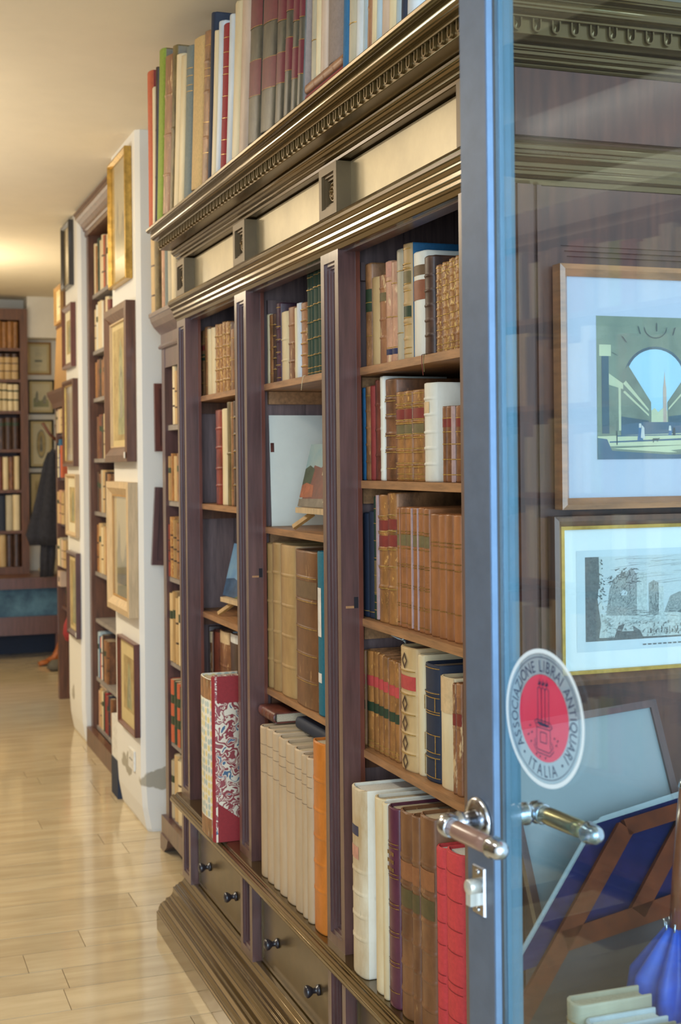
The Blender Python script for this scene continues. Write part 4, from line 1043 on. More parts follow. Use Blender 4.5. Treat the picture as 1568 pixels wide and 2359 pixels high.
INK = mat('engraving ink grey', (112, 112, 100), .8, .5, 22, rgb2=(170, 164, 140)); SEPIA = mat('sepia print', (150, 128, 84), .8, .4, 9, rgb2=(196, 176, 124)); BUFF = mat('buff mount', (208, 188, 136), .7, .08, 5); IVORY = mat('ivory mount', (226, 216, 184), .7, .06, 5)
DULL = mat('dull green print', (120, 126, 96), .7, .4, 8, rgb2=(170, 164, 120)); PALEPRINT = mat('pale print paper', (216, 204, 164), .7, .1, 6); BLACKF = mat('black frame wood', (48, 42, 36), .4, .2, 20, coat=.4)
def generic(kind, rng):
    full = [(0, 0), (1, 0), (1, 1), (0, 1)]
    if kind == 'land': return ([PALEPRINT, INK, DULL], [(0, full), (2, [(.08, .12), (.92, .12), (.92, .38), (.7, .46), (.45, .34), (.2, .5), (.08, .42)]), (1, [(.2, .3), (.34, .3), (.34, .66), (.27, .74), (.2, .6)]), (1, [(.6, .25), (.78, .25), (.8, .5), (.7, .58), (.6, .46)])])
    if kind == 'doc': return ([PALEPRINT, INK], [(0, full), (1, [(.25, .36), (.72, .36), (.72, .44), (.25, .44)]), (1, [(.3, .7), (.7, .7), (.7, .715), (.3, .715)]), (1, [(.3, .62), (.7, .62), (.7, .63), (.3, .63)]), (1, [(.34, .2), (.66, .2), (.66, .21), (.34, .21)])])
    if kind == 'oval': return ([PALEPRINT, INK, SEPIA], [(0, full), (1, [(.5+.3*math.cos(a*PI/10), .5+.36*math.sin(a*PI/10)) for a in range(20)]), (2, [(.5+.26*math.cos(a*PI/10), .5+.32*math.sin(a*PI/10)) for a in range(20)]), (1, [(.4, .3), (.6, .3), (.56, .6), (.5, .72), (.44, .6)])])
    if kind == 'figure': return ([SEPIA, INK, DULL], [(0, full), (2, [(.3, .05), (.75, .05), (.7, .5), (.62, .8), (.5, .92), (.4, .75)]), (1, [(.44, .2), (.6, .2), (.58, .6), (.5, .7)])])
    return ([BUFF, SEPIA], [(0, full), (1, [(.1, .1), (.9, .1), (.9, .9), (.1, .9)])])
rng = random.Random(5)
RZ = -PI/2                                                   # hung on an aisle face: front looks towards -X
def on_pillar(px, y0, y1, z0, z1, fw, th, fm, mm, kind, mount, label, group, inner=None, drop=0, tilt=0):
    picture('framed_picture', label, 'picture', abs(y1-y0), z1-z0, fw, th, fm, mm, generic(kind, rng), mount, inner, (px-.001, (y0+y1)/2, z0), (math.radians(tilt), 0, RZ), group, glass=(kind in ('land', 'plain')))
GP = 'pictures on the nearer pillar'; GQ = 'pictures on the farther pillar'
on_pillar(1.075, 5.50, 5.905, 2.265, 2.81, .018, .028, GOLD, BUFF, 'land', .05, 'tall gilt framed print hung topmost on the nearer pillar', GP)
on_pillar(1.075, 5.452, 5.97, 1.51, 2.17, .062, .04, MIDWOOD, BUFF, 'figure', .03, 'wide brown carved frame with a dark figure, second down the nearer pillar', GP, PALEWOOD)
on_pillar(1.075, 5.442, 5.95, .872, 1.425, .058, .04, PALEWOOD, DULL, 'land', .004, 'green landscape in broad pale wood frame, third down the nearer pillar', GP, OAKWOOD)
on_pillar(1.075, 5.435, 5.82, .385, .765, .016, .022, REDWOOD, BUFF, 'figure', .06, 'thin red framed sepia print, lowest on the nearer pillar', GP)
on_pillar(1.125, 7.41, 7.715, 2.483, 2.84, .02, .026, BLACKF, BUFF, 'plain', .03, 'small gilt toned print hung topmost on the farther pillar', GQ)
on_pillar(1.125, 7.36, 7.71, 2.035, 2.383, .03, .026, REDWOOD, IVORY, 'figure', .05, 'red brown framed print, second down the farther pillar', GQ)
on_pillar(1.125, 7.305, 7.71, 1.49, 1.966, .028, .028, MIDWOOD, IVORY, 'plain', .04, 'brown framed cream print, third down the farther pillar', GQ, GOLD)
on_pillar(1.125, 7.29, 7.665, 1.107, 1.448, .022, .022, PALEWOOD, IVORY, 'figure', .05, 'pale narrow framed print, fourth down the farther pillar', GQ)
on_pillar(1.125, 7.285, 7.64, .56, 1.022, .03, .024, DARKWOOD, BUFF, 'figure', .02, 'dark framed portrait print, lowest on the farther pillar', GQ)
for p, (lab, y, z) in enumerate((('price tag on brown carved frame', 5.47, 1.525), ('price tag on dark framed portrait', 7.30, .57))):
    o = MB().box(-.006, -.0045, -.012, .012, 0, .025).build('price_tag', M['Lwhite'], None, ((1.075-.043) if p == 0 else (1.125-.022), y, z)); tag(o, 'small white '+lab+' at its lower corner', 'tag', 'price tags')
o = thing('socket_plate', 'white electrical socket plate low on the nearer pillar', 'socket', (1.0745, 5.605, .225), (0, 0, RZ))
MB().box(-.06, .06, -.008, -.0005, 0, .082).build('plate', M['Lwhite'], o)
for k in (-1, 0, 1): MB().lathe([(.004, -.0095), (.004, -.0075)], 8, 'y', org=(k*.024, 0, .041)).build('socket_hole', BLACKF, o)

# ================================================================ far end of the shop
# ---- bookcase on the wall beyond the farther pillar
o, P = open_shelves('low_bookcase', 'brown bookcase standing beyond the farther pillar', 1.205, 1.58, 7.76, 8.78, .0008, 1.93, (1.70, 1.42, 1.13, .86, .60), MIDWOOD, MIDWOOD, .06, .02)
prof = [(1.58, 1.86), (1.19, 1.86), (1.185, 1.89), (1.168, 1.92), (1.155, 1.945), (1.155, 1.965), (1.58, 1.965)]
P('cornice', MB().sweep([[(a, 7.76, b) for a, b in prof], [(a, 8.80, b) for a, b in prof]]), MIDWOOD)
rng = random.Random(21)
for k, (z, sp) in enumerate(((1.70, [('greycream', .07, .14), ('pinkp', .07, .15), ('cream', .06, .145), ('parch', .06, .15)]), (1.42, [('navy', .05, .22), ('cream', .06, .2), ('blue', .05, .24), ('orangered', .06, .2)]), (1.13, [('parch', .09, .2), ('pinkt', .08, .21), ('parch', .08, .2)]), (.86, [('cream', .08, .17), ('greycream', .08, .18), ('pinkp', .08, .17), ('parch', .07, .17)]), (.60, [('dark', .08, .13), ('brown', .08, .13), ('dark', .07, .13)]))):
    books_along(sp, 1.195 if k < 4 else 1.24, z, 8.70, f'{LEV4[k]} shelf of low bookcase', .17, rng)
t = thing('pink_box', 'pale pink box file sticking out of the low bookcase', 'box', (1.225, 8.62, .732)); MB().box(-.03, .2, -.06, .06, 0, .096).build('carton', M['pinkp'], t); MB().box(-.032, -.0295, -.02, .02, .03, .06).build('finger_pull', BLACKF, t)
t = thing('wooden_board', 'golden wooden board leaning on top of the low bookcase', 'board', (1.20, 8.32, 1.966), (0, math.radians(3), 0)); MB().box(-.008, .008, -.42, .42, 0, .40).build('panel', OAKWOOD, t); MB().box(-.012, .012, -.43, .43, .40, .42).build('top_strip', MIDWOOD, t)
on_pillar(1.212, 8.40, 8.70, 2.387, 2.62, .02, .02, OAKWOOD, BUFF, 'doc', .04, 'small gilt framed document high beyond the farther pillar', 'pictures above the low bookcase')
on_pillar(1.212, 7.98, 8.28, 2.387, 2.64, .02, .02, MIDWOOD, BUFF, 'doc', .04, 'small brown framed document beside farther pillar top', 'pictures above the low bookcase')
t = thing('red_pouch', 'red cloth pouch hanging at the low bookcase edge', 'pouch', (1.18, 8.05, .45)); MB().lathe([(.004, .16), (.02, .15), (.04, .1), (.045, .05), (.03, .01), (.004, 0)], 12).build('cloth', M['crimson'], t); MB().tube([(0, 0, .158), (.012, 0, .2), (.022, 0, .215)], .003, 6).build('cord', M['crimson'], t)
# ---- bookcase on the far wall, standing on the bench
BY = 10.98
t6 = thing('far_bookcase', 'tall brown bookcase of old sets on the far wall above the bench', 'bookcase', (.98, BY, .632))
O6 = Vector((.98, BY, .632))
def P6(n, mb, m):
    q = mb.build(n, m, t6); q.location = -O6; return q
P6('side_board', MB().box(1.232, 1.292, BY, 11.30, .632, 2.75), MIDWOOD); P6('side_board', MB().box(.60, .66, BY, 11.30, .632, 2.75), MIDWOOD)
P6('top_board', MB().box(.66, 1.232, BY, 11.30, 2.66, 2.75), MIDWOOD); P6('back_board', MB().box(.66, 1.232, 11.28, 11.30, .632, 2.66), INWOOD)
P6('base_board', MB().box(.66, 1.232, BY+.001, 11.28, .632, .69), MIDWOOD)
R6 = [(2.437, 'honey', .215, None), (2.187, 'parch', .21, ((.86, 1, 2), (.3, .34, 3), (.6, .64, 3))), (1.935, 'cream', .22, ((.38, .44, 1), (.72, .78, 1))), (1.628, 'dark', .255, ((.2, .23, 3), (.75, .85, 1))), (1.305, None, .27, None), (.978, None, .29, None), (.69, None, .26, None)]
mix6 = [None]*4+[['cream', 'brown', 'cream', 'redbrown', 'cream', 'tan'], ['cream', 'greycream', 'navy', 'cream', 'dark'], ['dark', 'dark', 'parch', 'parch', 'cream']]
for k, (z, m, h, bd) in enumerate(R6):
    P6('shelf', MB().box(.66, 1.232, BY+.015, 11.28, z-.025, z), MIDWOOD)
    n = (6, 5, 6, 5, 6, 5, 5)[k]; w = .044 if n == 6 else .056
    for i in range(n):
        mm = m or mix6[k][i]
        rot = (0, 0, PI/2)                                   # spine towards the camera side (-Y)
        lab = f"{NICE.get(mm, mm)} volume, {ORD[i]} from the frame side, {LEV4[k]} shelf of far bookcase"
        simple_book('book', w-.002, h*rng.uniform(.96, 1), .15, (1.225-w/2-i*w, BY+.03, z+.0005), mm, lab, f'volumes on the {LEV4[k]} shelf of far bookcase', rot=rot, band=bd)
# ---- the bench below it
tb = thing('wooden_bench', 'dark wooden bench with blue cloth front under the far bookcase', 'bench', (.7, 10.6, 0)); OB = Vector((.7, 10.6, 0))
def PB(n, mb, m):
    q = mb.build(n, m, tb); q.location = -OB; return q
PB('seat_board', MB().box(-.4, 1.52, 10.62, 11.30, .585, .631), MIDWOOD); PB('seat_edge', MB().box(-.4, 1.525, 10.59, 10.62, .545, .629), DARKWOOD)
BLUEC = mat('blue printed cloth', (48, 78, 104), .85, .5, 7, (1, 1, 1), rgb2=(84, 122, 144))
PB('cloth_front', MB().box(-.4, 1.50, 10.64, 10.66, .33, .545), BLUEC); PB('lower_rail', MB().box(-.4, 1.51, 10.60, 10.66, .19, .33), DARKWOOD)
PB('dark_back', MB().box(-.4, 1.50, 10.95, 10.98, .001, .545), M['navy'])
for x in (1.44, .4): PB('leg', MB().box(x, x+.06, 10.61, 10.67, .0008, .19), DARKWOOD)
FOOT = mat('orange brown carved wood', (176, 98, 44), .45, .3, 20)
t = thing('carved_claw', 'orange brown carved claw foot standing beneath the bench end', 'claw foot', (1.36, 10.22, 0))
MB().tube([(.08, 0, .19), (.06, 0, .13), (.02, 0, .06), (-.04, 0, .026)], [.032, .03, .026, .022], 10).build('ankle', FOOT, t)
for k in (-1, 0, 1): MB().tube([(-.03, k*.02, .03), (-.07, k*.03, .022), (-.10, k*.034, .0125)], [.014, .013, .010], 8).build('toe', FOOT, t)
ST = mat('grey stone', (104, 98, 86), .85, .4, 14, bump=.3)
t = thing('stone_lump', 'rough grey stone lump on the floor before the carved foot', 'stone', (1.36, 9.95, 0)); mb = MB(); r_ = random.Random(2)
mb.lathe([(.05, .0008), (.075, .02), (.07, .05), (.045, .075), (.004, .082)], 10); mb.v = [(x*(1+.25*math.sin(7*y*20)), y*(1+.2*math.sin(90*x)), z) for x, y, z in mb.v]; mb.build('rock', ST, t)
t = thing('paper_bag', 'crumpled pale paper bag on the bench under the coat', 'bag', (1.44, 10.86, .6315)); mb = MB(); rr = []
for z, w, d in ((0, .085, .07), (.04, .09, .075), (.09, .07, .05), (.13, .045, .03)):
    rr.append([(w*math.cos(a*PI/6)*(1+.12*math.sin(5*a+z*60)), d*math.sin(a*PI/6)*(1+.1*math.cos(4*a)), z) for a in range(12)])
mb.sweep(rr, sm=True).build('crumpled_paper', M['greycream'], t)
# ---- coat stand and coat
t = thing('coat_stand', 'branching wooden coat stand at the end of the bench', 'coat stand', (1.47, 10.42, 0))
MB().tube([(0, 0, .012), (0, 0, 1.0), (0, 0, 1.78)], .018, 8).build('pole', REDWOOD, t)
MB().lathe([(.05, .0008), (.05, .015), (.02, .03), (.018, .06)], 14).build('base', REDWOOD, t)
for dx, dy, dz in ((-.14, -.02, .16), (-.05, -.12, .14), (.04, .05, .14)): MB().tube([(0, 0, 1.66), (dx*.6, dy*.6, 1.66+dz*.45), (dx, dy, 1.66+dz)], [.013, .011, .013], 8).build('arm', REDWOOD, t)
COAT = mat('black wool', (44, 46, 58), .9, .3, 40)
t = thing('hanging_coat', 'dark coat hanging on the coat stand before far wall prints', 'coat', (1.40, 10.25, .66))
def coat_ring(z, w, d, cx, k):
    return [(cx+w*math.cos(a)*(1+.10*math.sin(6*a+k)), d*math.sin(a)*(1+.3*math.cos(7*a+k*1.3)), z) for a in [2*PI*i/48 for i in range(48)]]
mb = MB(); mb.sweep([coat_ring(z, w*1.22, d, cx, k*.35) for k, (z, w, d, cx) in enumerate(((.24, .135, .055, -.02), (.32, .15, .06, -.025), (.5, .12, .055, -.01), (.7, .095, .05, .005), (.85, .075, .045, .012), (.93, .055, .035, .016), (.955, .02, .015, .016)))], sm=True).build('body', COAT, t)
mb = MB(); mb.sweep([coat_ring(z, w, d, cx, k*.5) for k, (z, w, d, cx) in enumerate(((.0, .05, .03, -.07), (.15, .055, .035, -.06), (.4, .05, .04, -.05), (.7, .04, .035, -.03), (.82, .02, .02, -.015)))], sm=True).build('sleeve', COAT, t)
mb = MB(); mb.tube([(-.03, -.03, .955), (0, -.04, .93), (.05, -.03, .9), (.06, 0, .88)], [.012, .016, .016, .01], 8).build('collar', COAT, t)
# ---- prints on the far wall
GW = 'prints on the far wall'
for w, h, x, z, fm, kind, lab in ((.20, .27, 1.42, 2.245, OAKWOOD, 'doc', 'gilt framed document, highest print on the far wall'), (.215, .285, 1.437, 1.92, BLACKF, 'land', 'black framed landscape print, second down the far wall'), (.20, .40, 1.435, 1.475, BLACKF, 'oval', 'black framed oval print, third down, partly behind the coat'), (.2, .42, 1.435, 1.02, BLACKF, 'plain', 'dark framed print mostly hidden behind the coat')):
    picture('framed_print', lab, 'print', w, h, .014, .02, fm, BUFF, generic(kind, rng), .02, None, (x, FAR_Y-.001, z), (0, 0, 0), GW)
# ================================================================ the glass door (open) and what stands behind it
DU = Vector((.1002, -.99497, 0)); P0 = Vector((.7212, 1.5476, 0))
door = bpy.data.objects.new('door_1', None); COL.objects.link(door); tag(door, kind='structure')
door.location = P0; door.rotation_euler = (0, 0, math.atan2(DU.y, DU.x))
# local axes: x from the lock stile to the hinges, -y the face turned to the aisle, z up
DW, DH = .92, 2.5
MB().box(0, .0605, 0, .040, .012, DH).build('lock_stile', STEEL, door)
MB().box(.0605, .0622, .0008, .0095, .135, DH-.07).build('glazing_bead', BRIGHTSTEEL, door)
MB().box(.0605, .0632, .0096, .0124, .135, DH-.07).build('gasket', BLACKF, door)
MB().box(.0605, .0622, .0182, .0398, .135, DH-.07).build('glazing_bead', TEALSTEEL, door)
MB().box(DW-.0605, DW, 0, .040, .012, DH).build('hinge_stile', STEEL, door)
MB().box(.0605, DW-.0605, 0, .040, .012, .135).build('bottom_rail', STEEL, door); MB().box(.0605, DW-.0605, 0, .040, DH-.07, DH).build('top_rail', STEEL, door)
gp = MB().box(.0606, DW-.0606, .0126, .0178, .1355, DH-.0705).build('glass_pane', glass_mat('door glass', (.80, .89, .91), .075, .005), door)
def door_handle(side, m_lever, m_metal):
    """rosette, neck and turned lever; side -1 = aisle face, +1 = inner face"""
    y = 0 if side < 0 else .040; s = side
    h = bpy.data.objects.new('lever_handle', None); COL.objects.link(h); h.parent = door; h.location = (.028, y, 1.052)
    MB().lathe([(.029, 0), (.029, s*.003), (.026, s*.006), (.016, s*.008)], 28, 'y').build('rosette', m_metal, h)
    MB().lathe([(.013, s*.007), (.013, s*.024), (.0145, s*.026), (.0145, s*.030), (.011, s*.032), (.012, s*.038), (.0145, s*.042), (.0145, s*.050), (.010, s*.055), (.001, s*.057)], 20, 'y').build('neck', m_metal, h)
    yl = s*.047
    MB().lathe([(.001, -.008), (.012, -.007), (.0135, -.002), (.0135, .008), (.0115, .011)], 20, 'x', org=(.004, yl, 0)).build('collar', m_metal, h)
    lv = MB().lathe([(.0105, .012), (.0115, .03), (.0112, .08), (.010, .102)], 20, 'x', org=(.002, yl, 0)).build('grip', m_lever, h)
    MB().lathe([(.010, .102), (.0135, .104), (.0135, .108), (.011, .111), (.012, .117), (.010, .124), (.006, .128), (.001, .129)], 20, 'x', org=(.002, yl, 0)).build('end_knob', m_metal, h)
    return h
door_handle(-1, COPPERWOOD, CHROME)['label'] = 'brown gripped nickel lever on the aisle face'
door_handle(1, BRASS, CHROME)['label'] = 'brass lever on the inner face'
lk = bpy.data.objects.new('lock', None); COL.objects.link(lk); lk.parent = door; lk.location = (.028, 0, .965)
MB().sweep([[(-.014, 0, -.030), (.014, 0, -.030), (.014, 0, .030), (-.014, 0, .030)], [(-.013, -.003, -.029), (.013, -.003, -.029), (.013, -.003, .029), (-.013, -.003, .029)]]).build('escutcheon', CHROME, lk)
mb = MB().lathe([(.0095, -.002), (.0095, -.017), (.0085, -.018), (.001, -.018)], 20, 'y', org=(0, 0, .006)); mb.box(-.0055, .0055, -.017, -.002, -.017, .0); mb.build('cylinder', mat('pale cylinder lock', (206, 206, 196), .3, .05, 30, metal=.5), lk)
for z in (.0235, -.0235): MB().lathe([(.0035, -.0025), (.003, -.0045), (.001, -.0048)], 10, 'y', org=(0, 0, z)).build('screw', CHROME, lk)
# round sticker on the glass
def film(name, c, a, rough=.5):
    m, nt, b = nodes_of(name); b.inputs['Base Color'].default_value = (*lin(c), 1); b.inputs['Alpha'].default_value = a; b.inputs['Roughness'].default_value = rough; return m
F_RING = film('pale sticker film', (190, 214, 228), .4); F_RED = film('red sticker film', (222, 62, 96), .74); F_EDGE = film('white sticker rim', (228, 240, 246), .8); F_INK = film('dark sticker ink', (44, 52, 84), .88)
SU, SZ, SR = .154, 1.199, .0875                               # centre along the door, height, radius
st = bpy.data.objects.new('round_sticker', None); COL.objects.link(st); st.parent = door; st.location = (SU, .0122, SZ); st.scale = (.92, 1, .92)
def ring(r0, r1, y, n=72):
    mb = MB(); v = []
    for i in range(n):
        a = 2*PI*i/n; v += [(r0*math.cos(a), y, r0*math.sin(a)), (r1*math.cos(a), y, r1*math.sin(a))]
    mb.add(v, [(2*i, 2*i+1, (2*i+3) % (2*n), (2*i+2) % (2*n)) for i in range(n)]); return mb
ring(.0555, .0815, 0).build('ring_band', F_RING, st); ring(.0820, SR, 0).build('rim', F_EDGE, st); ring(.0765, .0775, -.0003).build('thin_line', F_INK, st)
mb = MB(); n = 72; mb.add([(.055*math.cos(2*PI*i/n), 0, .055*math.sin(2*PI*i/n)) for i in range(n)], [tuple(range(n))]); mb.build('red_disc', F_RED, st)
def letters(text, a0, a1, r, size, flip=False):
    """one mesh of all letters, set round an arc; angles in degrees, clockwise from a0 to a1"""
    bm = bmesh.new(); n = len(text); dg = bpy.context.evaluated_depsgraph_get()
    widths = []
    for ch in text:
        widths.append({'I': .42, ' ': .55, '.': .4, 'L': .8, 'E': .85, 'S': .85, 'O': 1.1, 'Q': 1.12, 'N': 1.05, 'A': 1.0, 'Z': .9, 'T': .9, 'R': .95, 'B': .92, 'C': 1.02, 'U': 1.0}.get(ch, .95))
    tot = sum(widths); t = 0
    for ch, wd in zip(text, widths):
        ang = math.radians(a0+(a1-a0)*(t+wd/2)/tot); t += wd
        if ch == ' ': continue
        cu = bpy.data.curves.new('glyph', 'FONT'); cu.body = ch; cu.size = size; cu.align_x = 'CENTER'; cu.resolution_u = 3
        ob = bpy.data.objects.new('glyph', cu); me = ob.to_mesh()
        b2 = bmesh.new(); b2.from_mesh(me); ob.to_mesh_clear(); bpy.data.objects.remove(ob); bpy.data.curves.remove(cu)
        rot = ang-PI/2 if not flip else ang+PI/2
        for v in b2.verts:
            x, z = v.co.x*.82, v.co.y-(size*.36)
            X = x*math.cos(rot)-z*math.sin(rot); Z = x*math.sin(rot)+z*math.cos(rot)
            v.co = (r*math.cos(ang)+X, -.0004, r*math.sin(ang)+Z)
        tmp = bpy.data.meshes.new('tmp'); b2.to_mesh(tmp); b2.free(); bm.from_mesh(tmp); bpy.data.meshes.remove(tmp)
    me = bpy.data.meshes.new('lettering'); bm.to_mesh(me); bm.free(); me.materials.append(F_INK)
    return put('lettering', me, st)
letters('ASSOCIAZIONE LIBRAI ANTIQUARI', 222, -44, .0662, .0215)
letters('ITALIA', 240, 296, .0662, .0215, True)
for a in (229, 308):
    a = math.radians(a); mb = MB(); mb.add([(.0662*math.cos(a)+.002*math.cos(k*PI/6), -.0004, .0662*math.sin(a)+.002*math.sin(k*PI/6)) for k in range(12)], [tuple(range(12))]); mb.build('dot', F_INK, st)
def lines(polys, wd=.0011):
    mb = MB()
    for P in polys:
        for a, b in zip(P[:-1], P[1:]):
            a = Vector((a[0], 0, a[1])); b = Vector((b[0], 0, b[1])); t = (b-a).normalized(); q = Vector((-t.z, 0, t.x))*wd/2
            mb.add([(p.x, -.0005, p.z) for p in (a-q, b-q, b+q, a+q)], [(0, 1, 2, 3)])
    return mb
s = .001
col = lambda x: [[(x-4.2*s, 36*s), (x-4*s, 10*s), (x-4.4*s, -8*s)], [(x+4.2*s, 36*s), (x+4*s, 10*s), (x+4.4*s, -8*s)], [(x-5*s, 36*s), (x, 39*s), (x+5*s, 36*s)], [(x-3*s, 46*s), (x, 41*s), (x+3*s, 46*s)], [(x-4*s, 42*s), (x+4*s, 43*s)], [(x, 40*s), (x, 49*s)], [(x-3*s, 41*s), (x+3*s, 46*s)]]
E_ = []
for x in (-8*s, 0, 8*s): E_ += col(x)
E_ += [[(-20*s, -6*s), (-14*s, -3*s), (14*s, -4*s), (20*s, -9*s), (14*s, -13*s), (-14*s, -13*s), (-20*s, -6*s)], [(-16*s, -8*s), (16*s, -9*s)], [(-15*s, -13*s), (-15*s, -36*s)], [(15*s, -13*s), (15*s, -37*s)],
       [(-7*s, -18*s), (7*s, -18*s), (7*s, -31*s), (-7*s, -31*s), (-7*s, -18*s)], [(-20*s, -32*s), (-13*s, -41*s), (13*s, -42*s), (21*s, -34*s)], [(-22*s, -36*s), (-14*s, -45*s), (14*s, -46*s), (23*s, -38*s)], [(-18*s, -28*s), (-20*s, -32*s)], [(18*s, -28*s), (21*s, -34*s)]]
for x, z in ((-30, -14), (-26, -22), (-34, -26), (-28, -34), (24, -22), (31, -24), (28, -30), (-8, -50), (4, -50), (-16, -48)): E_ += [[(x*s-.0018, z*s), (x*s+.0018, z*s+.001)], [(x*s, z*s-.0014), (x*s+.0006, z*s+.002)]]
lines(E_).build('emblem', F_INK, st)
mb = MB(); mb.add([(x*s, -.0006, z*s) for x, z in ((-13, -5), (13, -7), (9, -10.5), (-9, -10))], [(0, 1, 2, 3)]); mb.build('emblem_shadow', F_INK, st)

# ---- two framed prints on the end of the carved bookcase
CREAMP = mat('lilac grey mount', (196, 200, 214), .6, .04, 5); WHITEM = mat('white mount', (232, 238, 234), .6, .04, 5)
HONEYF = mat('honey brown frame wood', (186, 122, 74), .35, .3, 10, (1, 1, 6), coat=.5)
ART1 = [mat('print stone green', (112, 124, 104), .8, .25, 14, rgb2=(140, 148, 122)), mat('print sky', (176, 216, 232), .8, .06, 4), mat('print shade blue', (66, 96, 110), .8, .3, 12), mat('print facade', (134, 142, 120), .8, .25, 24), mat('print sunlit', (214, 214, 172), .8, .1, 10), mat('print pink tower', (204, 176, 156), .8, .1, 10), mat('print figure blue', (70, 110, 150), .8), mat('print figure white', (226, 220, 210), .8), mat('print dark line', (54, 66, 66), .8), mat('print shadow', (74, 104, 126), .8, .2, 8)]
arc = [(.30+.0+.235*(1-math.cos(a*PI/12)), .61+.165*math.sin(a*PI/12)) for a in range(13)]
p1 = [(0, [(0, 0), (1, 0), (1, 1), (0, 1)])]
ar = lambda r, cx=.5, cz=.56, n=16: [(cx+r*math.cos(PI-i*PI/n), cz+r*.86*math.sin(PI-i*PI/n)) for i in range(n+1)]
p1 += [(2, ar(.272)+[(.772, .3), (.228, .3)]), (1, ar(.25)+[(.75, .36), (.62, .26), (.38, .26), (.25, .36)]),
 (3, [(.20, .58), (.265, .66), (.46, .40), (.46, .20), (.20, .12)]), (4, [(.22, .53), (.245, .55), (.44, .35), (.44, .335)]), (4, [(.22, .47), (.235, .48), (.44, .315), (.44, .30)]), (2, [(.20, .30), (.44, .27), (.44, .20), (.20, .15)]),
 (3, [(.80, .58), (.735, .56), (.60, .40), (.60, .24), (.80, .16)]), (4, [(.78, .5), (.76, .5), (.61, .36), (.61, .345)]), (2, [(.80, .32), (.61, .30), (.61, .22), (.80, .18)]),
 (4, [(.46, .24), (.60, .24), (.60, .34), (.56, .36), (.52, .33), (.49, .36), (.46, .34)]), (5, [(.562, .26), (.594, .26), (.592, .5), (.585, .54), (.578, .62), (.571, .54), (.564, .5)]),
 (2, [(.04, 0.18), (.10, .18), (.10, .74), (.04, .74)]), (4, [(.02, .72), (.12, .72), (.12, .80), (.02, .80)]), (4, [(.10, .52), (.22, .49), (.22, .53), (.10, .60)]), (4, [(.18, .2), (.20, .2), (.20, .52), (.18, .52)]), (3, [(.10, .2), (.18, .2), (.18, .5), (.10, .5)]), (4, [(.90, .2), (.92, .2), (.92, .52), (.90, .52)]), (2, [(.94, .15), (1, .15), (1, .76), (.94, .76)]),
 (9, [(.2, .17), (.8, .17), (.8, .25), (.62, .26), (.38, .26), (.2, .24)]), (4, [(0, .16), (1, .19), (1, .10), (0, .09)]), (9, [(.1, .125), (1, .155), (1, .14), (.1, .115)]), (9, [(.16, .165), (1, .18), (1, .172), (.16, .158)]), (9, [(0, 0), (1, 0), (1, .035), (.6, .03), (.12, .06), (.08, .14), (0, .15)]), (4, [(.12, .075), (1, .105), (1, .05), (.6, .045)]), (0, [(.62, .06), (1, .09), (1, .03), (.8, .02)]),
 (6, [(.335, .13), (.385, .13), (.375, .21), (.35, .23)]), (7, [(.365, .15), (.40, .14), (.395, .22), (.375, .24)]), (7, [(.35, .22), (.37, .22), (.37, .25), (.35, .25)]), (8, [(.46, .13), (.52, .135), (.53, .15), (.515, .145), (.47, .145)]), (8, [(.470, .115), (.475, .115), (.478, .135), (.47, .135)]), (8, [(.505, .12), (.51, .12), (.512, .138), (.504, .138)]),
 (6, [(.60, .165), (.63, .165), (.635, .2), (.615, .215)]), (7, [(.605, .20), (.63, .20), (.625, .235), (.61, .235)]), (8, [(.64, .165), (.665, .165), (.662, .22), (.645, .22)]), (8, [(.158, .1), (.166, .1), (.166, .2), (.158, .2)]), (8, [(.838, .12), (.846, .12), (.846, .24), (.838, .24)])]
for k in range(7):
    a = math.radians(20+k*23); x, z = .5+.36*math.cos(a), .62+.28*math.sin(a)
    p1.append((8, [(x, z), (x+.05*math.cos(a), z+.06*math.sin(a)), (x+.05*math.cos(a)+.008, z+.06*math.sin(a)), (x+.008, z)]))
p1 += [(8, [(.5+.10*math.cos(a), .93+.08*math.sin(a)) for a in [PI+i*PI/10 for i in range(11)]]+[(.5+.094*math.cos(a), .93+.074*math.sin(a)) for a in [2*PI-i*PI/10 for i in range(11)]])]
picture('framed_print', 'honey brown framed colour print of an arch over a street', 'print', .382, .408, .019, .026, HONEYF, CREAMP, (ART1, p1), (.0575, .064), None, (1.286, 1.9935, 1.4165), (0, 0, 0), 'prints behind the door glass', glass=True)
ENG = [mat('engraving pale sky', (186, 198, 198), .85, .3, 160, (1, 1, 5), rgb2=(206, 214, 210)), mat('engraving ruin', (110, 118, 114), .85, .5, 330, rgb2=(172, 178, 170)), mat('engraving dark', (54, 62, 62), .85, .5, 380, rgb2=(104, 112, 108)), mat('engraving light', (206, 214, 206), .85, .3, 300, rgb2=(164, 174, 168)), mat('plate margin', (206, 218, 220), .8, .05, 5)]
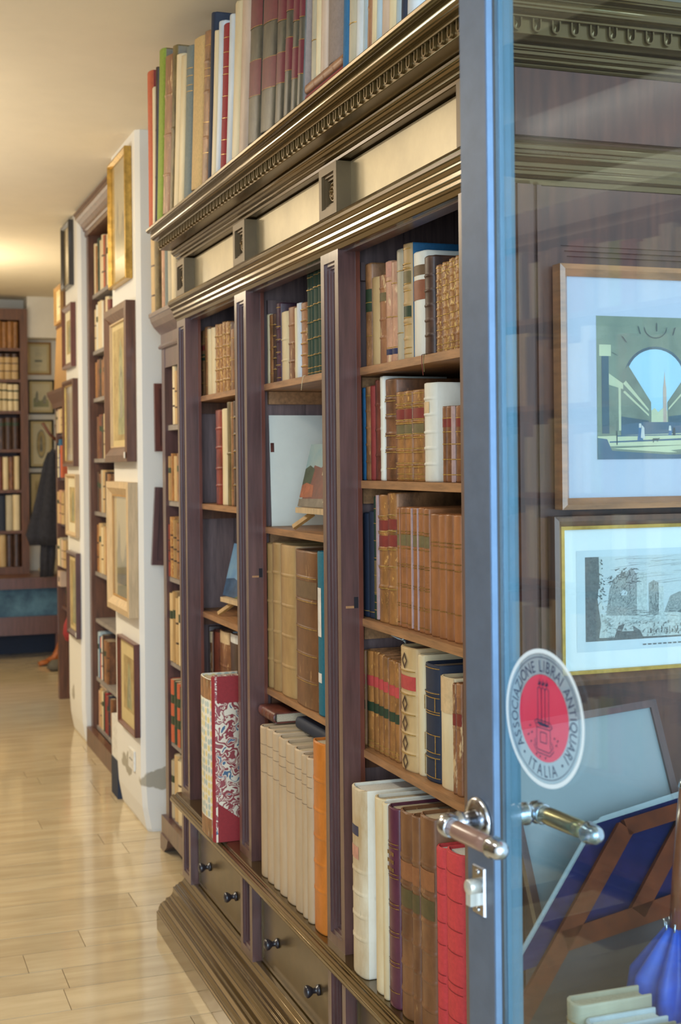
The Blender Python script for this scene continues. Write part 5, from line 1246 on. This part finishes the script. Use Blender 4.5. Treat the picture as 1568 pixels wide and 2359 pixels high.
p2 = [(4, [(-.05, -.12), (1.05, -.12), (1.05, 1.08), (-.05, 1.08)]), (0, [(0, 0), (1, 0), (1, 1), (0, 1)]), (3, [(.0, 0), (1, 0), (1, .28), (.5, .32), (.2, .3), (0, .34)]), (2, [(0, 0), (.075, 0), (.09, .2), (.07, .5), (.085, .75), (.08, 1), (0, 1)]), (3, [(.085, .3), (.10, .45), (.09, .98), (.08, .98)]),
 (1, [(.12, .3), (.30, .28), (.30, .78), (.27, .86), (.23, .78), (.17, .74), (.14, .62)]), (3, [(.30, .28), (.36, .30), (.36, .80), (.30, .80)]), (0, [(.205, .57), (.225, .60), (.245, .57), (.24, .53), (.21, .53)]), (1, [(.37, .28), (.43, .28), (.43, .66), (.40, .7), (.37, .66)]), (3, [(.43, .28), (.46, .28), (.46, .62), (.43, .62)]), (1, [(.46, .3), (.5, .5), (.56, .55), (.6, .4), (.62, .3)]),
 (2, [(.16, 0), (.34, 0), (.32, .1), (.25, .2), (.19, .17)]), (3, [(.21, .1), (.28, .1), (.27, .2), (.23, .2)]), (2, [(.54, .30), (.60, .38), (.68, .36), (.70, .30), (.62, .26)]), (2, [(.58, .12), (.9, .02), (1, .04), (1, .09), (.8, .12), (.62, .2)]), (2, [(.0, 0), (1, 0), (1, .03), (.5, .02), (.0, .04)]), (1, [(.66, .4), (.665, .4), (.67, .7), (.665, .7)]), (1, [(.70, .4), (.705, .4), (.712, .72), (.706, .72)])]
for i in range(16):
    x = .36+i*.016; p2.append((2 if i % 2 else 1, [(x, .06), (x+.011, .06), (x+.009, .10+.02*(i % 3)), (x+.003, .10+.02*(i % 3))]))
hr = random.Random(8)
def hatch(x0, x1, z0, z1, n, ln, ang, mi, wd=.003, jit=.3):
    for _ in range(n):
        x, z = hr.uniform(x0, x1), hr.uniform(z0, z1); a = ang+hr.uniform(-jit, jit); l = ln*hr.uniform(.5, 1.3)
        dx, dz = math.cos(a)*l, math.sin(a)*l*1.35; x1_, z1_ = min(max(x+dx, .002), .998), min(max(z+dz, .002), .998); px, pz = -math.sin(a)*wd, math.cos(a)*wd*1.35
        p2.append((mi, [(x, z), (x1_, z1_), (x1_+px*.3, z1_+pz*.3), (x+px, z+pz)]))
hatch(.1, .9, .62, .97, 46, .16, .12, 1, .0035, .12); hatch(.3, .95, .7, .95, 26, .12, .1, 3, .008, .1)   # sky
hatch(.13, .29, .34, .74, 46, .035, 1.3, 2, .004); hatch(.13, .30, .66, .84, 34, .03, .6, 2, .012, 1.2); hatch(.38, .43, .32, .66, 18, .04, 1.5, 2, .004, .2)
hatch(.01, .08, .05, .95, 40, .05, 1.4, 2, .004); hatch(.085, .12, .5, .98, 26, .02, 2.4, 2, .010, .8); hatch(.1, .14, .1, .5, 22, .03, .9, 1, .008, 1)
hatch(.12, .95, .03, .26, 90, .04, .2, 1, .006, .6); hatch(.14, .6, .03, .2, 60, .02, 1.4, 2, .006, .5); hatch(.36, .66, .05, .2, 40, .016, 1.5, 3, .008, .3); hatch(.2, .6, .26, .36, 26, .05, .1, 2, .004, .3)
p2 += [(2, [(.33+.03*i, -.075), (.33+.03*i+.02, -.075), (.33+.03*i+.02, -.06), (.33+.03*i, -.06)]) for i in range(9)]
picture('framed_print', 'brown framed black and white engraving of ruins', 'print', .46, .282, .018, .022, MIDWOOD, WHITEM, (ENG, p2), (.046, .052), GOLD, (1.312, 1.9935, 1.1235), (0, math.radians(0), 0), 'prints behind the door glass', glass=True)

# ---- display shelf behind the door with leaning print, print rack, umbrella and books
ds = thing('display_table', 'low dark wooden display table behind the glass door', 'table', (1.15, 1.6, 0)); OD = Vector((1.15, 1.6, 0))
def PD(n, mb, m):
    q = mb.build(n, m, ds); q.location = -OD; return q
PD('table_top', MB().box(.86, 1.55, 1.42, 1.81, .62, .65), DARKWOOD)
for x in (.88, 1.49):
    for y in (1.44, 1.75): PD('leg', MB().box(x, x+.04, y, y+.04, .0008, .62), DARKWOOD)
def frame_from(name, label, cat, a, b, c, fw, th, fm, pm_):
    """a framed sheet given three corners: top-left a, top-right b, lower right c"""
    a, b, c = Vector(a), Vector(b), Vector(c); ux = (b-a); w = ux.length; ux.normalize(); dn = (c-b); dn -= ux*dn.dot(ux); h = dn.length; uz = -dn.normalized(); uy = uz.cross(ux)
    t = thing(name, label, cat); t.matrix_world = Matrix(((ux.x, uy.x, uz.x, a.x), (ux.y, uy.y, uz.y, a.y), (ux.z, uy.z, uz.z, a.z), (0, 0, 0, 1)))
    for k in ((0, fw, -h, 0), (w-fw, w, -h, 0), (fw, w-fw, -fw, 0), (fw, w-fw, -h, -h+fw)): MB().box(k[0], k[1], -th, 0, k[2], k[3]).build('frame_rail', fm, t)
    MB().box(fw, w-fw, -th*.6, -.001, -h+fw, -fw).build('sheet', pm_, t)
    return t, w, h
GREYSH = mat('grey glazed sheet', (140, 150, 152), .25, .05, 4, coat=.8)
t, w, h = frame_from('leaning_print', 'dark framed grey print leaning under the framed engraving', 'print', (.945, 1.935, 1.075), (1.24, 1.935, 1.098), (1.31, 1.795, .668), .012, .014, DARKWOOD, GREYSH)
# folding rack: navy cloth on a brown wooden frame, clear sleeve standing in it
RK = thing('print_rack', 'folding print rack of navy cloth on brown wooden bars', 'rack')
a, b, c = Vector((1.055, 1.80, .945)), Vector((1.315, 1.80, .99)), Vector((.886, 1.74, .772))
ux = (b-a).normalized(); dv = (c-a); uy = ux.cross(-dv).normalized()
if uy.y < 0: uy = -uy
def rp(s, t, off=0): return a+ux*s+dv*t-uy*off
mb = MB(); mb.hexa([rp(0, 1.06, 0), rp(.42, 1.06, 0), rp(.42, 1.06, -.006), rp(0, 1.06, -.006), rp(0, 0, 0), rp(.42, 0, 0), rp(.42, 0, -.006), rp(0, 0, -.006)]); mb.build('navy_cloth', NAVY, RK)
BROWNB = mat('brown rack bars', (108, 50, 22), .7, .25, 12, (3, 3, 3), spec=.15)
for n, s0, t0, s1, t1, w in (('side_bar', .062, .12, .062, 1.62, .026), ('top_bar', .062, .12, .42, .12, .024), ('side_bar', .185, .14, .185, .9, .024), ('cross_bar', .064, .93, .42, .93, .028), ('side_bar', .41, .12, .41, 1.62, .026)):
    MB().bar(rp(s0, t0, .008), rp(s1, t1, .008), w, .012, uy).build(n, BROWNB, RK)
SLV = film('clear plastic edge', (214, 226, 228), .25, .15)
mb = MB(); mb.hexa([rp(-.010, 1.02, .001), rp(.0, 1.02, .001), rp(.0, 1.02, -.004), rp(-.010, 1.02, -.004), rp(-.010, -.03, .001), rp(.0, -.03, .001), rp(.0, -.03, -.004), rp(-.010, -.03, -.004)])
mb.build('clear_edge', SLV, RK); mb = MB(); mb.hexa([rp(0, 0, .001), rp(.3, 0, .001), rp(.3, 0, -.004), rp(0, 0, -.004), rp(0, -.05, .001), rp(.3, -.07, .001), rp(.3, -.07, -.004), rp(0, -.05, -.004)]); mb.build('clear_edge', SLV, RK)
mb = MB(); mb.hexa([rp(.062, 1.6, .004), rp(.41, 1.6, .004), rp(.41, 1.6, 0), rp(.062, 1.6, 0), rp(.062, .95, .004), rp(.41, .95, .004), rp(.41, .95, 0), rp(.062, .95, 0)]); mb.build('lower_panel', mat('dark brown rack panel', (58, 40, 38), .6, .25, 12), RK)
# closed umbrella, handle upwards
um = thing('umbrella', 'closed bright blue umbrella with brown wooden handle', 'umbrella', (1.052, 1.615, .6585), (math.radians(.5), math.radians(6), 0))
UB = mat('bright blue umbrella cloth', (34, 86, 196), .5, .3, 18)
rings = []
for z, r in ((.0, .006), (.04, .034), (.085, .052), (.12, .05), (.15, .034), (.175, .02), (.187, .013)):
    rings.append([(r*math.cos(2*PI*i/64)*(1+.22*math.cos(8*2*PI*i/64)), r*math.sin(2*PI*i/64)*(1+.22*math.cos(8*2*PI*i/64)), z) for i in range(64)])
MB().sweep(rings, sm=True).build('canopy', UB, um)
for i in range(8):
    a_ = 2*PI*i/8; MB().tube([(.015*math.cos(a_), .015*math.sin(a_), .175), (.019*math.cos(a_), .019*math.sin(a_), .196)], .0015, 6).build('rib_tip', CHROME, um)
MB().tube([(0, 0, .182), (0, 0, .27), (0, 0, .38)], [.011, .0135, .0135], 14).build('handle', mat('brown polished handle', (150, 84, 52), .25, .2, 20, coat=.7), um)
MB().lathe([(.0135, .38), (.015, .382), (.013, .392), (.001, .395)], 14).build('handle_cap', CHROME, um)
# books standing at the front of the display, tops just in view
for x, y, w, h, st_, d_, lab in ((.885, 1.585, .036, .128, 'greycream', .115, 'greenish white book with rolled edge on the display table'), (.892, 1.548, .034, .112, 'whiteblue', .11, 'bluish white paper book on the display table'), (.90, 1.513, .032, .106, 'greycream', .11, 'greyish paper book on the display table'), (.93, 1.475, .04, .118, 'wornbrown', .11, 'brown cloth book with pale edge on the display table')):
    book(st_, w, h, d_, (x, y, .6504), lab, 'books on the display table')

# ================================================================ the opposite side of the shop (seen mirrored in the door glass)
o, P = open_shelves('opposite_bookcase', 'long brown bookcase along the opposite wall facing the carved one', LEFT_X+.36, LEFT_X, .9, 6.6, .0008, 2.32, (), MIDWOOD, MIDWOOD, .05, .02)
for z in (.1, .42, .74, 1.06, 1.38, 1.70, 2.02):
    P('shelf', MB().box(LEFT_X+.012, LEFT_X+.34, .951, 6.549, z-.02, z), MIDWOOD)
P('cornice', MB().box(LEFT_X, LEFT_X+.40, .88, 6.62, 2.32, 2.40), DARKWOOD)
struct('trim_left_reflection_block', MB().box(LEFT_X, LEFT_X+.75, .6, 4.3, 2.60, CEIL_Z), DARKWOOD)  # added dark box, unseen: keeps the bright ceiling out of the door's reflection
rng = random.Random(9); PAL = ['tan', 'cream', 'brown', 'parch', 'olive', 'redbrown', 'greycream', 'lime', 'navy', 'white', 'honey', 'redc']
for k, z in enumerate((.42, .74, 1.06, 1.38, 1.70, 2.02)):   # mirrored only, too dim to pick apart: a mass of books on each shelf
    mb = MB(); y = 1.6
    while y < 5.4:
        w = rng.uniform(.035, .085); h = rng.uniform(.2, .275 if k < 5 else .26); x = LEFT_X+.32+rng.uniform(-.01, .01)
        mb.box(LEFT_X+.1, x, y, y+w-.002, z+.0005, z+h, rng.randrange(len(PAL))); y += w
    o = mb.build('shelved_books', [M[q] for q in PAL]); tag(o, f'row of mixed old books, {ORD[k+1]} shelf from the floor of opposite bookcase', 'books', None, 'stuff')
